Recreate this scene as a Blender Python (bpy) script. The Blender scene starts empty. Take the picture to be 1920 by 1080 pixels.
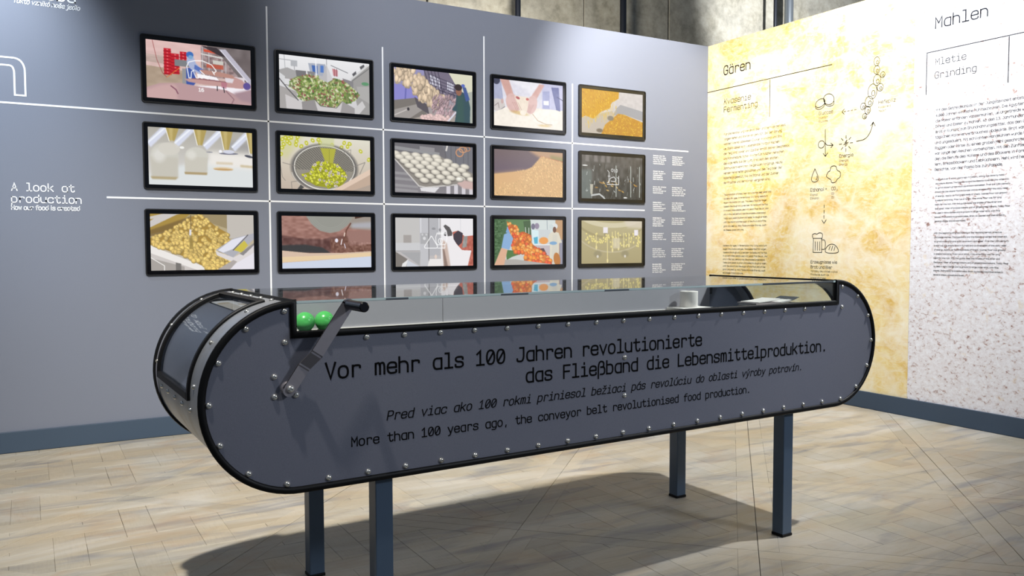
import bpy, bmesh, math, random
import numpy as np
from mathutils import Vector, Matrix

# ------------------------------------------------------------------ camera, world, lights
SC = bpy.context.scene
COL = SC.collection
V = Vector
cam_data = bpy.data.cameras.new('camera')
cam = bpy.data.objects.new('camera', cam_data)
COL.objects.link(cam)
cam_data.sensor_fit = 'HORIZONTAL'
cam_data.sensor_width = 36.0
cam_data.lens = 1557.48 / 1920 * 36.0
cam_data.clip_start = 0.05
cam_data.clip_end = 100
_F = V((0.50201451, 0.86331394, -0.05167659))
_R = V((0.8644083, -0.50278548, -0.00224872))
_U = V((0.0279236, 0.04354079, 0.99866134))
_m = Matrix((( _R.x, _U.x, -_F.x), (_R.y, _U.y, -_F.y), (_R.z, _U.z, -_F.z))).to_4x4()
_m.translation = V((-0.29435, -6.31374, 1.35243))
cam.matrix_world = _m
SC.camera = cam

SC.view_settings.view_transform = 'Standard'
SC.view_settings.look = 'None'
SC.view_settings.exposure = 0.0
SC.view_settings.gamma = 1.0
SC.view_settings.use_curve_mapping = False

world = bpy.data.worlds.new('world')
SC.world = world
world.use_nodes = True
world.node_tree.nodes['Background'].inputs['Color'].default_value = (0.66, 0.80, 1.0, 1)
world.node_tree.nodes['Background'].inputs['Strength'].default_value = 0.17


def spot(name, loc, target, power, angle, blend=0.4, color=(1, 0.95, 0.88), size=0.06):
    d = bpy.data.lights.new(name, 'SPOT')
    d.energy = power
    d.spot_size = math.radians(angle)
    d.spot_blend = blend
    d.color = color
    d.shadow_soft_size = size
    o = bpy.data.objects.new(name, d)
    COL.objects.link(o)
    o.location = loc
    o.rotation_euler = (V(target) - V(loc)).to_track_quat('-Z', 'Y').to_euler()
    return o


PHI = math.radians(1.62582)
T0 = V((0.37776, -3.77034, 0))
TE = V((math.cos(PHI), math.sin(PHI), 0))
TN = V((-math.sin(PHI), math.cos(PHI), 0))


def TW(u, v, z):                       # conveyor coordinates to the room's
    return T0 + TE * u + TN * v + V((0, 0, z))


spot('spot_table_left', TW(-0.85, -0.62, 4.6), TW(0.7, 2.6, 0.2), 1350, 62, 0.9, (1, 0.95, 0.87))
spot('spot_table_right', TW(4.6, -0.75, 4.6), TW(2.8, 2.1, 0.2), 1150, 66, 0.9, (0.97, 0.97, 0.96))
spot('spot_wall_left', (-1.5, -1.3, 4.3), (-0.95, 0.0, 2.95), 900, 56, 0.7, (0.84, 0.92, 1.0))
spot('fill_wall_middle', (2.2, -4.6, 4.7), (2.9, 0.0, 3.3), 900, 44, 0.9, (0.95, 0.96, 1.0))  # added lamp that lifts the upper middle of the grey wall
spot('spot_wall_corner', (4.2, -2.2, 4.4), (4.9, 0.0, 2.6), 1050, 60, 0.8, (1.0, 0.97, 0.94))
spot('spot_wall_right', (3.7, -2.4, 4.3), (5.66, -2.3, 2.7), 820, 84, 0.7, (0.95, 0.97, 1.0))
spot('fill_front', (4.6, -8.2, 3.6), TW(1.2, 0, 0.8), 460, 44, 0.8, (0.84, 0.9, 1.0), 0.35)  # added fill lamp from the camera side, brightens the table's front panel
spot('spot_hall', (8.6, 0.2, 4.4), (9.7, 2.6, 4.8), 620, 90, 0.6, (0.94, 0.97, 1.0))
spot('spot_hall', (4.3, 0.9, 3.0), (5.2, 2.6, 4.2), 340, 110, 0.8, (1, 0.96, 0.86), 0.3)

# ------------------------------------------------------------------ helpers


def lin(c):
    return tuple(((x / 255) / 12.92 if x / 255 <= 0.04045 else ((x / 255 + 0.055) / 1.055) ** 2.4) for x in c)


class NT:
    """small wrapper for building a principled node material"""

    def __init__(s, name, **kw):
        m = bpy.data.materials.new(name)
        m.use_nodes = True
        s.m = m
        s.t = m.node_tree
        s.b = s.t.nodes['Principled BSDF']
        s.o = s.t.nodes['Material Output']
        for k, v in kw.items():
            s.b.inputs[k.replace('_', ' ')].default_value = v

    def n(s, typ, **kw):
        nd = s.t.nodes.new(typ)
        for k, v in kw.items():
            if hasattr(nd, k):
                setattr(nd, k, v)
            else:
                nd.inputs[k.replace('_', ' ')].default_value = v
        return nd

    def l(s, a, b):
        s.t.links.new(a, b)

    def pos(s, scale=(1, 1, 1), rot=(0, 0, 0)):
        g = s.n('ShaderNodeNewGeometry')
        mp = s.n('ShaderNodeMapping')
        mp.inputs['Scale'].default_value = scale
        mp.inputs['Rotation'].default_value = rot
        s.l(g.outputs['Position'], mp.inputs['Vector'])
        return mp.outputs['Vector']

    def noise(s, vec, scale, detail=3, rough=0.55, dist=0.0):
        nd = s.n('ShaderNodeTexNoise')
        nd.inputs['Scale'].default_value = scale
        nd.inputs['Detail'].default_value = detail
        nd.inputs['Roughness'].default_value = rough
        nd.inputs['Distortion'].default_value = dist
        s.l(vec, nd.inputs['Vector'])
        return nd.outputs['Fac']

    def ramp(s, fac, stops, interp='LINEAR'):
        r = s.n('ShaderNodeValToRGB')
        r.color_ramp.interpolation = interp
        e = r.color_ramp.elements
        while len(e) < len(stops):
            e.new(0.5)
        for i, (p, c) in enumerate(stops):
            e[i].position = p
            e[i].color = (*c, 1) if len(c) == 3 else c
        s.l(fac, r.inputs['Fac'])
        return r.outputs['Color']

    def mix(s, fac, a, b, mode='MIX'):
        x = s.n('ShaderNodeMix')
        x.data_type = 'RGBA'
        x.blend_type = mode
        for v, i in ((fac, 0), (a, 6), (b, 7)):
            if isinstance(v, (int, float)):
                x.inputs[i].default_value = v
            elif isinstance(v, tuple):
                x.inputs[i].default_value = (*v, 1)
            else:
                s.l(v, x.inputs[i])
        return x.outputs[2]

    def bump(s, h, strength=0.2, dist=0.002):
        b = s.n('ShaderNodeBump')
        b.inputs['Strength'].default_value = strength
        b.inputs['Distance'].default_value = dist
        s.l(h, b.inputs['Height'])
        s.l(b.outputs['Normal'], s.b.inputs['Normal'])

    def base(s, c):
        s.l(c, s.b.inputs['Base Color'])


def plain(name, rgb, rough=0.5, metal=0.0, var=0.06, scale=60, **kw):
    k = NT(name, Roughness=rough, Metallic=metal, **kw)
    c = lin(rgb)
    n = k.noise(k.pos(), scale)
    k.base(k.mix(n, tuple(x * (1 - var) for x in c), tuple(min(1, x * (1 + var)) for x in c)))
    return k.m


def mesh(name, verts, faces, mat=None, parent=None, smooth=False):
    me = bpy.data.meshes.new(name)
    me.from_pydata([tuple(v) for v in verts], [], faces)
    me.validate()
    if smooth:
        for p in me.polygons:
            p.use_smooth = True
    if mat:
        me.materials.append(mat)
    o = bpy.data.objects.new(name, me)
    COL.objects.link(o)
    if parent:
        o.parent = parent
    return o


def from_bm(name, bm, mat, parent=None, smooth=False, autos=None):
    me = bpy.data.meshes.new(name)
    bmesh.ops.recalc_face_normals(bm, faces=bm.faces)
    bm.to_mesh(me)
    bm.free()
    if smooth:
        for p in me.polygons:
            p.use_smooth = True
        if autos:
            me.set_sharp_from_angle(angle=math.radians(autos))
    me.materials.append(mat)
    o = bpy.data.objects.new(name, me)
    COL.objects.link(o)
    if parent:
        o.parent = parent
    return o


def tag(o, label=None, cat=None, group=None, kind=None):
    if label:
        o['label'] = label
    if cat:
        o['category'] = cat
    if group:
        o['group'] = group
    if kind:
        o['kind'] = kind
    return o


def empty(name, loc, rz=0.0):
    o = bpy.data.objects.new(name, None)
    COL.objects.link(o)
    o.location = loc
    o.rotation_euler = (0, 0, rz)
    return o


def bm_box(bm, lo, hi, bev=0.0, M=None):
    r = bmesh.ops.create_cube(bm, size=1)
    vs = r['verts']
    c = (V(lo) + V(hi)) / 2
    d = V(hi) - V(lo)
    for v in vs:
        v.co = V((v.co.x * d.x, v.co.y * d.y, v.co.z * d.z)) + c
    if bev:
        es = list({e for v in vs for e in v.link_edges})
        g = bmesh.ops.bevel(bm, geom=es, offset=bev, segments=2, affect='EDGES', profile=0.5)
        vs = list({v for f in g['faces'] for v in f.verts} | {v for v in vs if v.is_valid})
    if M:
        for v in vs:
            v.co = M @ v.co
    return vs


def box(name, lo, hi, mat, parent=None, bev=0.0, M=None):
    bm = bmesh.new()
    bm_box(bm, lo, hi, bev, M)
    return from_bm(name, bm, mat, parent)


# ------------------------------------------------------------------ monoline stroke lettering
B_ = 'c 0,-.1 4,-.1 4,4.7 0,4.7'
BL = 's 4,4.6 .1,4.7 .1,-.1 4,0'
BR_ = 's 0,4.6 3.9,4.7 3.9,-.1 0,0'
GL = {
    'a': BL + '|l 4,0 4,4.6', 'b': BR_ + '|l 0,0 0,6.6', 'c': 's 4,3.4 4,4.6 0,4.6 0,0 4,0 4,1.2',
    'd': BL + '|l 4,0 4,6.6', 'e': 'l 0,2.4 4,2.4|s 4,2.4 4,4.6 0,4.6 0,0 4,0 4,1.1',
    'f': 's 1.5,0 1.5,6.6 4.1,6.5|l .2,4.4 3.9,4.4', 'g': BL + '|s 4,4.6 4,-1.9 .2,-1.7',
    'h': 'l 0,0 0,6.6|s 0,2.5 0,4.6 4,4.6 4,0', 'i': 'l .6,4.6 2.2,4.6 2.2,0|l .3,0 4,0|l 2,6.1 2,6.7',
    'j': 'l .8,4.6 2.8,4.6|s 2.8,4.6 2.8,-1.9 .3,-1.8|l 2.7,6.1 2.7,6.7',
    'k': 'l .2,0 .2,6.6|l 3.8,4.6 .2,1.9|l 1.5,2.8 4,0', 'l': 'l .5,6.6 2.2,6.6 2.2,0|l .3,0 4,0',
    'm': 'l 0,0 0,4.6|s 0,3.2 0,4.6 2,4.9 2,0|s 2,3.2 2,4.6 4,4.9 4,0', 'n': 'l 0,0 0,4.6|s 0,2.5 0,4.6 4,4.6 4,0',
    'o': B_, 'p': BR_ + '|l 0,4.6 0,-1.9', 'q': BL + '|l 4,4.6 4,-1.9', 'r': 'l .7,0 .7,4.6|s .7,2.2 .7,4.6 3.9,4.6 3.9,3.6',
    's': 's 3.8,3.5 3.8,4.6 .2,4.6 .2,2.5 3.9,2.3 3.9,0 .1,0 .1,1.1', 't': 's 1.5,6.1 1.5,0 4,0 4,1|l .1,4.5 3.8,4.5',
    'u': 's 0,4.6 0,0 4,0 4,2.2|l 4,4.6 4,0', 'v': 'l 0,4.6 2,0 4,4.6', 'w': 'l 0,4.6 .9,0 2,3.8 3.1,0 4,4.6',
    'x': 'l 0,4.6 4,0|l 0,0 4,4.6', 'y': 'l 0,4.6 2.1,.2|l 4,4.6 1.6,-1.4 .3,-1.9', 'z': 'l .2,4.6 3.8,4.6 .2,0 4,0',
    'ß': 's 0,-1.9 0,6.6 3.5,6.6 3.5,3.7 1.6,3.7|s 1.6,3.7 4.1,3.7 4.1,0 1.4,0',
    '0': 'c 0,0 4,0 4,6.4 0,6.4|l .8,1.4 3.2,5', '1': 'l .3,5 2,6.4 2,0|l .2,0 3.9,0',
    '2': 's .1,4.8 .1,6.4 4,6.4 4,3.6 .1,0|l .1,0 4,0', '3': 's .1,5.4 .4,6.4 3.8,6.4 3.8,3.4 1.6,3.4|s 1.6,3.4 4,3.4 4,0 .1,0 .1,1',
    '4': 'l 3,0 3,6.4 0,1.8 4,1.8', '5': 'l 3.7,6.4 .4,6.4 .3,3.6|s .3,3.6 4,4.6 4,0 .1,0 .1,1',
    '6': 's 3.4,6.4 0,5.8 0,0 4,0 4,3.8 0,3.8 0,2', '7': 'l .1,6.4 4,6.4 1.4,0', '8': 'c 0,0 4,0 4,3.5 0,3.5|c .2,3.5 3.8,3.5 3.8,6.4 .2,6.4',
    '9': 's .6,0 4,.6 4,6.4 0,6.4 0,2.6 4,2.6 4,4.4', '.': 'l 1.8,0 2.2,0 2.2,.4 1.8,.4', ',': 'l 2.1,.4 1.7,-1.1', '-': 'l .8,2.5 3.2,2.5',
    '>': 'l .8,4.6 3.4,2.4 .8,.2', '+': 'l .4,2.4 3.6,2.4|l 2,4 2,.8', '(': 's 3,6.8 1,6 1,-.6 3,-1.4', ')': 's 1,6.8 3,6 3,-.6 1,-1.4',
    'A': 'l 0,0 2,6.4 4,0|l .7,2.1 3.3,2.1', 'B': 'l 0,0 0,6.4|s 0,6.4 3.8,6.4 3.8,3.4 0,3.4|s 0,3.4 4,3.4 4,0 0,0',
    'C': 's 4,4.6 4,6.4 0,6.4 0,0 4,0 4,1.8', 'D': 'l 0,0 0,6.4|s 0,6.4 4,6.4 4,0 0,0', 'E': 'l 4,6.4 0,6.4 0,0 4,0|l 0,3.3 3.5,3.3',
    'F': 'l 4,6.4 .3,6.4 .3,0|l .3,3.3 3.6,3.3', 'G': 's 4,4.6 4,6.4 0,6.4 0,0 4,0 4,3|l 2.2,3 4,3', 'H': 'l 0,0 0,6.4|l 4,0 4,6.4|l 0,3.3 4,3.3',
    'I': 'l 2,0 2,6.4|l .4,0 3.6,0|l .4,6.4 3.6,6.4', 'J': 'l 1.6,6.4 3.7,6.4|s 3.7,6.4 3.7,0 .2,0 .1,1.2', 'K': 'l 0,0 0,6.4|l 3.9,6.4 0,2.4|l 1.3,3.6 4,0',
    'L': 'l .3,6.4 .3,0 4,0', 'M': 'l 0,0 0,6.4 2,2.8 4,6.4 4,0', 'N': 'l 0,0 0,6.4 4,0 4,6.4', 'O': 'c 0,0 4,0 4,6.4 0,6.4',
    'P': 'l 0,0 0,6.4|s 0,6.4 4,6.4 4,2.8 0,2.8', 'Q': 'c 0,0 4,0 4,6.4 0,6.4|l 2.4,1.4 4,-.8', 'R': 'l 0,0 0,6.4|s 0,6.4 4,6.4 4,3 0,3|l 2,3 4,0',
    'S': 's 4,5 4,6.4 0,6.4 0,3.5 4,3.1 4,0 0,0 0,1.4', 'T': 'l 2,0 2,6.4|l 0,6.4 4,6.4', 'U': 's 0,6.4 0,0 4,0 4,6.4', 'V': 'l 0,6.4 2,0 4,6.4',
    'W': 'l 0,6.4 .9,0 2,4.6 3.1,0 4,6.4', 'X': 'l 0,0 4,6.4|l 0,6.4 4,0', 'Y': 'l 0,6.4 2,3 4,6.4|l 2,3 2,0', 'Z': 'l .1,6.4 3.9,6.4 .1,0 4,0',
}
AC = 'l 1.6,5.5 2.9,6.8'
CAR = 'l .9,6.8 2,5.7 3.1,6.8'
UML = 'l 1,6 1,6.5|l 3,6 3,6.5'
NOI = 'l .6,4.6 2.2,4.6 2.2,0|l .3,0 4,0'
for ch, b, ac in (('á', 'a', AC), ('é', 'e', AC), ('ó', 'o', AC), ('ú', 'u', AC), ('ý', 'y', AC), ('ž', 'z', CAR), ('š', 's', CAR), ('č', 'c', CAR),
                  ('ň', 'n', CAR), ('ä', 'a', UML), ('ö', 'o', UML), ('ü', 'u', UML)):
    GL[ch] = GL[b] + '|' + ac
GL['í'] = NOI + '|' + AC
GL['Ä'] = GL['A'] + '|l .8,7.2 .8,7.6|l 3.2,7.2 3.2,7.6'
NARROW = {'i': (1.4, 2.8, 'l 2.1,0 2.1,4.6|l 2.1,6 2.1,6.7'), 'l': (1.4, 2.8, 'l 2.1,0 2.1,6.6'), 'í': (1.4, 2.8, 'l 2.1,0 2.1,4.6|' + AC),
          '.': (1.4, 2.6, None), ',': (1.4, 2.6, None), 'f': (.4, 3.4, None), 't': (.4, 3.6, None), 'r': (.5, 3.8, None), 'j': (.8, 3, None), 'I': (1.4, 2.8, 'l 2.1,0 2.1,6.4')}


def chaikin(p, n, closed):
    for _ in range(n):
        q = []
        m = len(p)
        rng = range(m) if closed else range(m - 1)
        if not closed:
            q.append(p[0])
        for i in rng:
            a, b = p[i], p[(i + 1) % m]
            q.append((a[0] * .75 + b[0] * .25, a[1] * .75 + b[1] * .25))
            q.append((a[0] * .25 + b[0] * .75, a[1] * .25 + b[1] * .75))
        if not closed:
            q.append(p[-1])
        p = q
    return p


def ribbon(pts, w, closed, verts, faces, fn):
    """mitred flat ribbon along pts, fn maps 2D to 3D"""
    n = len(pts)
    P = [V((x, y)) for x, y in pts]
    if not closed and n >= 2:
        d0 = (P[0] - P[1]).normalized() * w * .45
        d1 = (P[-1] - P[-2]).normalized() * w * .45
        P[0] = P[0] + d0
        P[-1] = P[-1] + d1
    i0 = len(verts)
    for i in range(n):
        a = P[(i - 1) % n] if (closed or i > 0) else None
        b = P[(i + 1) % n] if (closed or i < n - 1) else None
        d1 = (P[i] - a).normalized() if a is not None else None
        d2 = (b - P[i]).normalized() if b is not None else None
        if d1 is None:
            d1 = d2
        if d2 is None:
            d2 = d1
        nn = V((-d1.y - d2.y, d1.x + d2.x))
        if nn.length < 1e-6:
            nn = V((-d1.y, d1.x))
        nn.normalize()
        k = max(.45, nn.dot(V((-d1.y, d1.x))))
        o = nn * (w / 2 / k)
        verts.append(fn(P[i].x + o.x, P[i].y + o.y))
        verts.append(fn(P[i].x - o.x, P[i].y - o.y))
    m = n if closed else n - 1
    for i in range(m):
        a, b = i0 + 2 * i, i0 + 2 * ((i + 1) % n)
        faces.append((a, a + 1, b + 1, b))


def glyph_strokes(g):
    out = []
    for s in g.split('|'):
        k, rest = s[0], s[2:]
        out.append((k, [tuple(float(q) for q in t.split(',')) for t in rest.split()]))
    return out


def lettering(text, fn, x, y, adv, weight=.62, slant=0.0, prop=False, it=2, width=None, vs=1.0, parent=None, mat=None, name='lettering'):
    """writes text; fn maps (x, y) in metres on the surface to 3D; adv = advance of one character"""
    s = adv / 5.5
    verts, faces = [], []
    cx = 0.0
    run = []
    for ch in text:
        if ch == ' ':
            cx += 5.5 if not prop else 2.6
            continue
        g = GL.get(ch)
        if g is None:
            cx += 5.5
            continue
        off = 0
        ad = 5.5
        if prop:
            ad = 5.4
            if ch in NARROW:
                a, b, alt = NARROW[ch]
                g = alt or g
                off = -a
                ad = b - a + 1.35
        run.append((cx + off, g))
        cx += ad
    sx = s if width is None else width / cx
    for gx, g in run:
        for k, pts in glyph_strokes(g):
            if k in 'sc':
                pts = chaikin(pts, it, k == 'c')
            P = [((gx + px) * sx + slant * py * s * vs, py * s * vs) for px, py in pts]
            ribbon(P, weight * s, k == 'c', verts, faces, lambda a, b: fn(x + a, y + b))
    return mesh(name, verts, faces, mat, parent)


def strokes(pl, w, fn, parent, mat, name='icon', it=2):
    verts, faces = [], []
    for k, pts in pl:
        if k in 'sc':
            pts = chaikin(pts, it, k == 'c')
        ribbon(pts, w, k in 'cp', verts, faces, fn)
    return mesh(name, verts, faces, mat, parent)


# ------------------------------------------------------------------ materials
def wall_grey():
    k = NT('printed_grey_wall', Roughness=.62)
    k.b.inputs['Specular IOR Level'].default_value = .35
    n = k.noise(k.pos(), 260, 2)
    n2 = k.noise(k.pos(), 1.2, 2)
    c = k.mix(n, lin((107, 112, 126)), lin((122, 128, 142)))
    k.base(k.mix(n2, c, lin((114, 119, 131))))
    k.bump(n, .08, .001)
    return k.m


def dough_print():
    k = NT('yellow_dough_print', Roughness=.7)
    p = k.pos((1, 1, 1))
    warp = k.n('ShaderNodeTexNoise')
    warp.inputs['Scale'].default_value = 1.6
    warp.inputs['Detail'].default_value = 4
    k.l(p, warp.inputs['Vector'])
    add = k.n('ShaderNodeVectorMath', operation='MULTIPLY_ADD')
    k.l(warp.outputs['Color'], add.inputs[0])
    add.inputs[1].default_value = (.75, .75, .75)
    k.l(p, add.inputs[2])
    v = k.n('ShaderNodeTexVoronoi', feature='DISTANCE_TO_EDGE')
    v.inputs['Scale'].default_value = 3.6
    k.l(add.outputs[0], v.inputs['Vector'])
    v2 = k.n('ShaderNodeTexVoronoi', feature='DISTANCE_TO_EDGE')
    v2.inputs['Scale'].default_value = 9
    k.l(add.outputs[0], v2.inputs['Vector'])
    yel = k.ramp(k.noise(add.outputs[0], 4, 6, .62, .5), [(.28, lin((214, 168, 74))), (.42, lin((230, 194, 108))), (.58, lin((238, 214, 146))), (.76, lin((246, 234, 196)))])
    web = k.ramp(v.outputs['Distance'], [(0, (.5,) * 3), (.06, (.3,) * 3), (.2, (0,) * 3)], 'EASE')
    web2 = k.ramp(v2.outputs['Distance'], [(0, (.2,) * 3), (.06, (.1,) * 3), (.16, (0,) * 3)], 'EASE')
    msk = k.ramp(k.noise(p, 1.3, 3), [(.42, (.05,) * 3), (.62, (1,) * 3)])
    w = k.mix(1.0, web, msk, 'MULTIPLY')
    c = k.mix(w, yel, lin((250, 244, 228)))
    c = k.mix(web2, c, lin((246, 236, 208)))
    fib = k.noise(k.pos((1, 1.0, 2.2), (.6, 0, 0)), 9, 7, .72, 1.4)
    c = k.mix(k.ramp(fib, [(.46, (0,) * 3), (.68, (.6,) * 3)]), c, lin((248, 240, 220)))
    clouds = k.noise(k.pos((1, 1, 1.5), (.5, 0, 0)), 1.7, 4, .6, .8)
    c = k.mix(k.ramp(clouds, [(.48, (0,) * 3), (.66, (.5,) * 3)]), c, lin((250, 244, 226)))
    k.base(c)
    return k.m


def flour_print():
    k = NT('ground_grain_print', Roughness=.7)
    p = k.pos()
    p2 = k.pos((1, 1, 1.3), (.7, 0, 0))
    n = k.noise(p2, 34, 5, .62, .5)
    n2 = k.noise(p, 85, 3, .6)
    c = k.ramp(n, [(.28, lin((140, 102, 92))), (.36, lin((190, 168, 162))), (.42, lin((226, 220, 220))), (.6, lin((238, 236, 238))), (.72, lin((244, 244, 246)))])
    c2 = k.ramp(n2, [(.3, lin((186, 164, 156))), (.4, (1, 1, 1)), (.6, (1, 1, 1))])
    c = k.mix(.35, c, c2, 'MULTIPLY')
    spots = k.ramp(k.noise(p, 14, 3), [(.64, (0,) * 3), (.72, (.28,) * 3)])
    k.base(k.mix(spots, c, lin((222, 190, 130))))
    return k.m


def plank_mat():
    k = NT('worn_parquet', Roughness=.55)
    at = k.n('ShaderNodeAttribute', attribute_name='tone')
    p = k.pos()
    warm = k.noise(p, .55, 4, .6, .5)
    base = k.ramp(warm, [(.3, lin((150, 149, 138))), (.45, lin((166, 158, 141))), (.58, lin((172, 159, 136))), (.75, lin((156, 156, 148)))])
    tone = k.ramp(at.outputs['Fac'], [(0, (.86, .86, .87)), (.5, (.97, .96, .95)), (1, (1.05, 1.03, .99))])
    c = k.mix(1.0, base, tone, 'MULTIPLY')
    # grain running in each piece's direction
    g1 = k.noise(k.pos((2.2, 22, 1)), 5, 4, .6, .6)
    g2 = k.noise(k.pos((22, 2.2, 1)), 5, 4, .6, .6)
    dr = k.n('ShaderNodeAttribute', attribute_name='grain')
    g = k.mix(dr.outputs['Fac'], g1, g2)
    c = k.mix(1.0, c, k.ramp(g, [(.25, (.88, .87, .86)), (.5, (1, 1, 1)), (.75, (1.04, 1.04, 1.03))]), 'MULTIPLY')
    # dust, scuffs and long mopped streaks
    d = k.noise(k.pos((.7, 2.6, 1), (0, 0, -.12)), 1.3, 5, .62, 1.0)
    c = k.mix(k.ramp(d, [(.44, (0,) * 3), (.7, (.42,) * 3)]), c, lin((200, 201, 200)))
    d2 = k.noise(k.pos((.6, 3.4, 1), (0, 0, -.25)), 2.1, 4, .6, .7)
    c = k.mix(k.ramp(d2, [(.52, (0,) * 3), (.7, (.7,) * 3)]), c, lin((112, 114, 120)))
    d3 = k.noise(k.pos((1.6, 2.2, 1), (0, 0, .4)), 1.6, 4, .6, .8)
    c = k.mix(k.ramp(d3, [(.54, (0,) * 3), (.74, (.38,) * 3)]), c, lin((162, 128, 88)))
    sp = k.noise(p, 38, 2)
    c = k.mix(k.ramp(sp, [(.76, (0,) * 3), (.79, (.7,) * 3)]), c, lin((206, 204, 198)))
    k.base(c)
    k.l(k.ramp(d, [(.3, (.42,) * 3), (.7, (.68,) * 3)]), k.b.inputs['Roughness'])
    k.bump(g, .12, .001)
    return k.m


def panel_mat():
    k = NT('speckled_dark_board', Roughness=.55)
    n = k.noise(k.pos(), 420, 2, .7)
    n2 = k.noise(k.pos(), 3, 3)
    c = k.mix(n, lin((98, 100, 112)), lin((132, 134, 146)))
    k.base(k.mix(k.ramp(n2, [(.3, (0,) * 3), (.7, (.4,) * 3)]), c, lin((108, 111, 127))))
    k.bump(n, .15, .0006)
    return k.m


def steel(name='brushed_steel', rgb=(168, 170, 172), rough=.34, metal=1.0):
    k = NT(name, Metallic=metal, Roughness=rough)
    n = k.noise(k.pos((1, 60, 1)), 6, 4)
    n2 = k.noise(k.pos(), 7, 4, .6)
    c = k.mix(n, lin(tuple(x * .88 for x in rgb)), lin(rgb))
    k.base(k.mix(k.ramp(n2, [(.5, (0,) * 3), (.75, (.5,) * 3)]), c, lin((150, 132, 104))))
    k.l(k.ramp(n, [(.2, (rough * .8,) * 3), (.8, (rough * 1.25,) * 3)]), k.b.inputs['Roughness'])
    return k.m


def glass_mat(name, tint=(.98, 1, .99), ior=1.5):
    m = bpy.data.materials.new(name)
    m.use_nodes = True
    t = m.node_tree
    t.nodes.clear()
    o = t.nodes.new('ShaderNodeOutputMaterial')
    mx = t.nodes.new('ShaderNodeMixShader')
    tr = t.nodes.new('ShaderNodeBsdfTransparent')
    gl = t.nodes.new('ShaderNodeBsdfGlossy')
    fr = t.nodes.new('ShaderNodeFresnel')
    nz = t.nodes.new('ShaderNodeTexNoise')
    nz.inputs['Scale'].default_value = 30
    mr = t.nodes.new('ShaderNodeMapRange')
    mr.inputs['To Min'].default_value = .0
    mr.inputs['To Max'].default_value = .02
    t.links.new(nz.outputs['Fac'], mr.inputs['Value'])
    t.links.new(mr.outputs[0], gl.inputs['Roughness'])
    geo = t.nodes.new('ShaderNodeNewGeometry')
    ib = t.nodes.new('ShaderNodeMapRange')      # the same pane reflectance from either side of a thin sheet
    ib.inputs['To Min'].default_value = ior
    ib.inputs['To Max'].default_value = 1 / ior
    t.links.new(geo.outputs['Backfacing'], ib.inputs['Value'])
    t.links.new(ib.outputs[0], fr.inputs['IOR'])
    tr.inputs['Color'].default_value = (*tint, 1)
    t.links.new(fr.outputs[0], mx.inputs[0])
    t.links.new(tr.outputs[0], mx.inputs[1])
    t.links.new(gl.outputs[0], mx.inputs[2])
    t.links.new(mx.outputs[0], o.inputs['Surface'])
    return m


def screen_mat():
    k = NT('lit_video_picture', Roughness=.12)
    k.b.inputs['Base Color'].default_value = (.01, .01, .012, 1)
    a = k.n('ShaderNodeVertexColor', layer_name='picture')
    k.l(a.outputs['Color'], k.b.inputs['Emission Color'])
    k.b.inputs['Emission Strength'].default_value = .97
    return k.m


def concrete():
    k = NT('hall_concrete', Roughness=.8)
    n = k.noise(k.pos(), 6, 6, .7)
    n2 = k.noise(k.pos(), 1.2, 3)
    c = k.ramp(n, [(.3, lin((120, 116, 100))), (.5, lin((160, 154, 138))), (.7, lin((182, 178, 164)))])
    k.base(k.mix(k.ramp(n2, [(.3, (0,) * 3), (.7, (.4,) * 3)]), c, lin((150, 150, 148))))
    k.bump(n, .3, .004)
    return k.m


M_WALL = wall_grey()
M_BASEB = plain('slate_skirting_paint', (58, 74, 92), .5, var=.05, scale=120)
M_WHITE = plain('white_vinyl', (236, 238, 240), .5, var=.02)
M_FAINT = plain('pale_vinyl', (214, 216, 222), .5, var=.02)
M_INK = plain('black_vinyl', (10, 10, 11), .8, var=.1, Specular_IOR_Level=.1)
M_PRINTINK = plain('grey_print_ink', (20, 18, 16), .8, var=.1, Specular_IOR_Level=.15)
M_PRINTINK2 = plain('blue_grey_print_ink', (38, 41, 48), .8, var=.1, Specular_IOR_Level=.15)
M_DOUGH = dough_print()
M_FLOUR = flour_print()
M_PLANK = plank_mat()
M_JOINT = plain('dark_floor_joint', (58, 50, 42), .9, var=.2)
M_PANEL = panel_mat()
M_RUBBER = plain('black_rubber', (11, 11, 12), .5, var=.2, Specular_IOR_Level=.25)
M_STEEL = steel('brushed_steel', (206, 210, 216), .45, .72)
M_BOLT = steel('bright_bolt_steel', (250, 248, 240), .24, .85)
M_ARM = plain('crank_steel', (146, 142, 148), .5, metal=.3, var=.06)
M_GRIP = plain('black_grip', (14, 14, 22), .25, var=.1)
M_LEG = plain('blue_grey_leg_paint', (74, 92, 112), .42, var=.05, scale=200)
M_GLASS = glass_mat('clear_glass')
M_PLEXI = glass_mat('dark_window_plexiglass', (.86, .9, .94))
M_GLEDGE = plain('greenish_glass_edge', (206, 224, 222), .2, var=.04)
M_INNER = plain('grey_inner_lining', (152, 150, 158), .6, var=.04)
M_BELT = plain('black_belt', (30, 30, 31), .6, var=.2)
M_BALL = plain('green_plastic', (74, 168, 86), .25, var=.03)
M_PAPER = plain('white_paper', (232, 226, 222), .7, var=.03)
M_PAPER2 = plain('printed_paper', (190, 178, 178), .7, var=.2, scale=220)
M_BEZEL = plain('glossy_black_bezel', (6, 6, 9), .1, var=.1)
M_RIM = plain('satin_black_rim', (10, 10, 12), .4, var=.1)
M_SCREEN = screen_mat()
M_CONC = concrete()
M_POLE = plain('black_pole_paint', (16, 20, 30), .4, var=.1)
M_CLIP = plain('grey_clip', (118, 124, 130), .3, metal=.6, var=.05)

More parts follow.
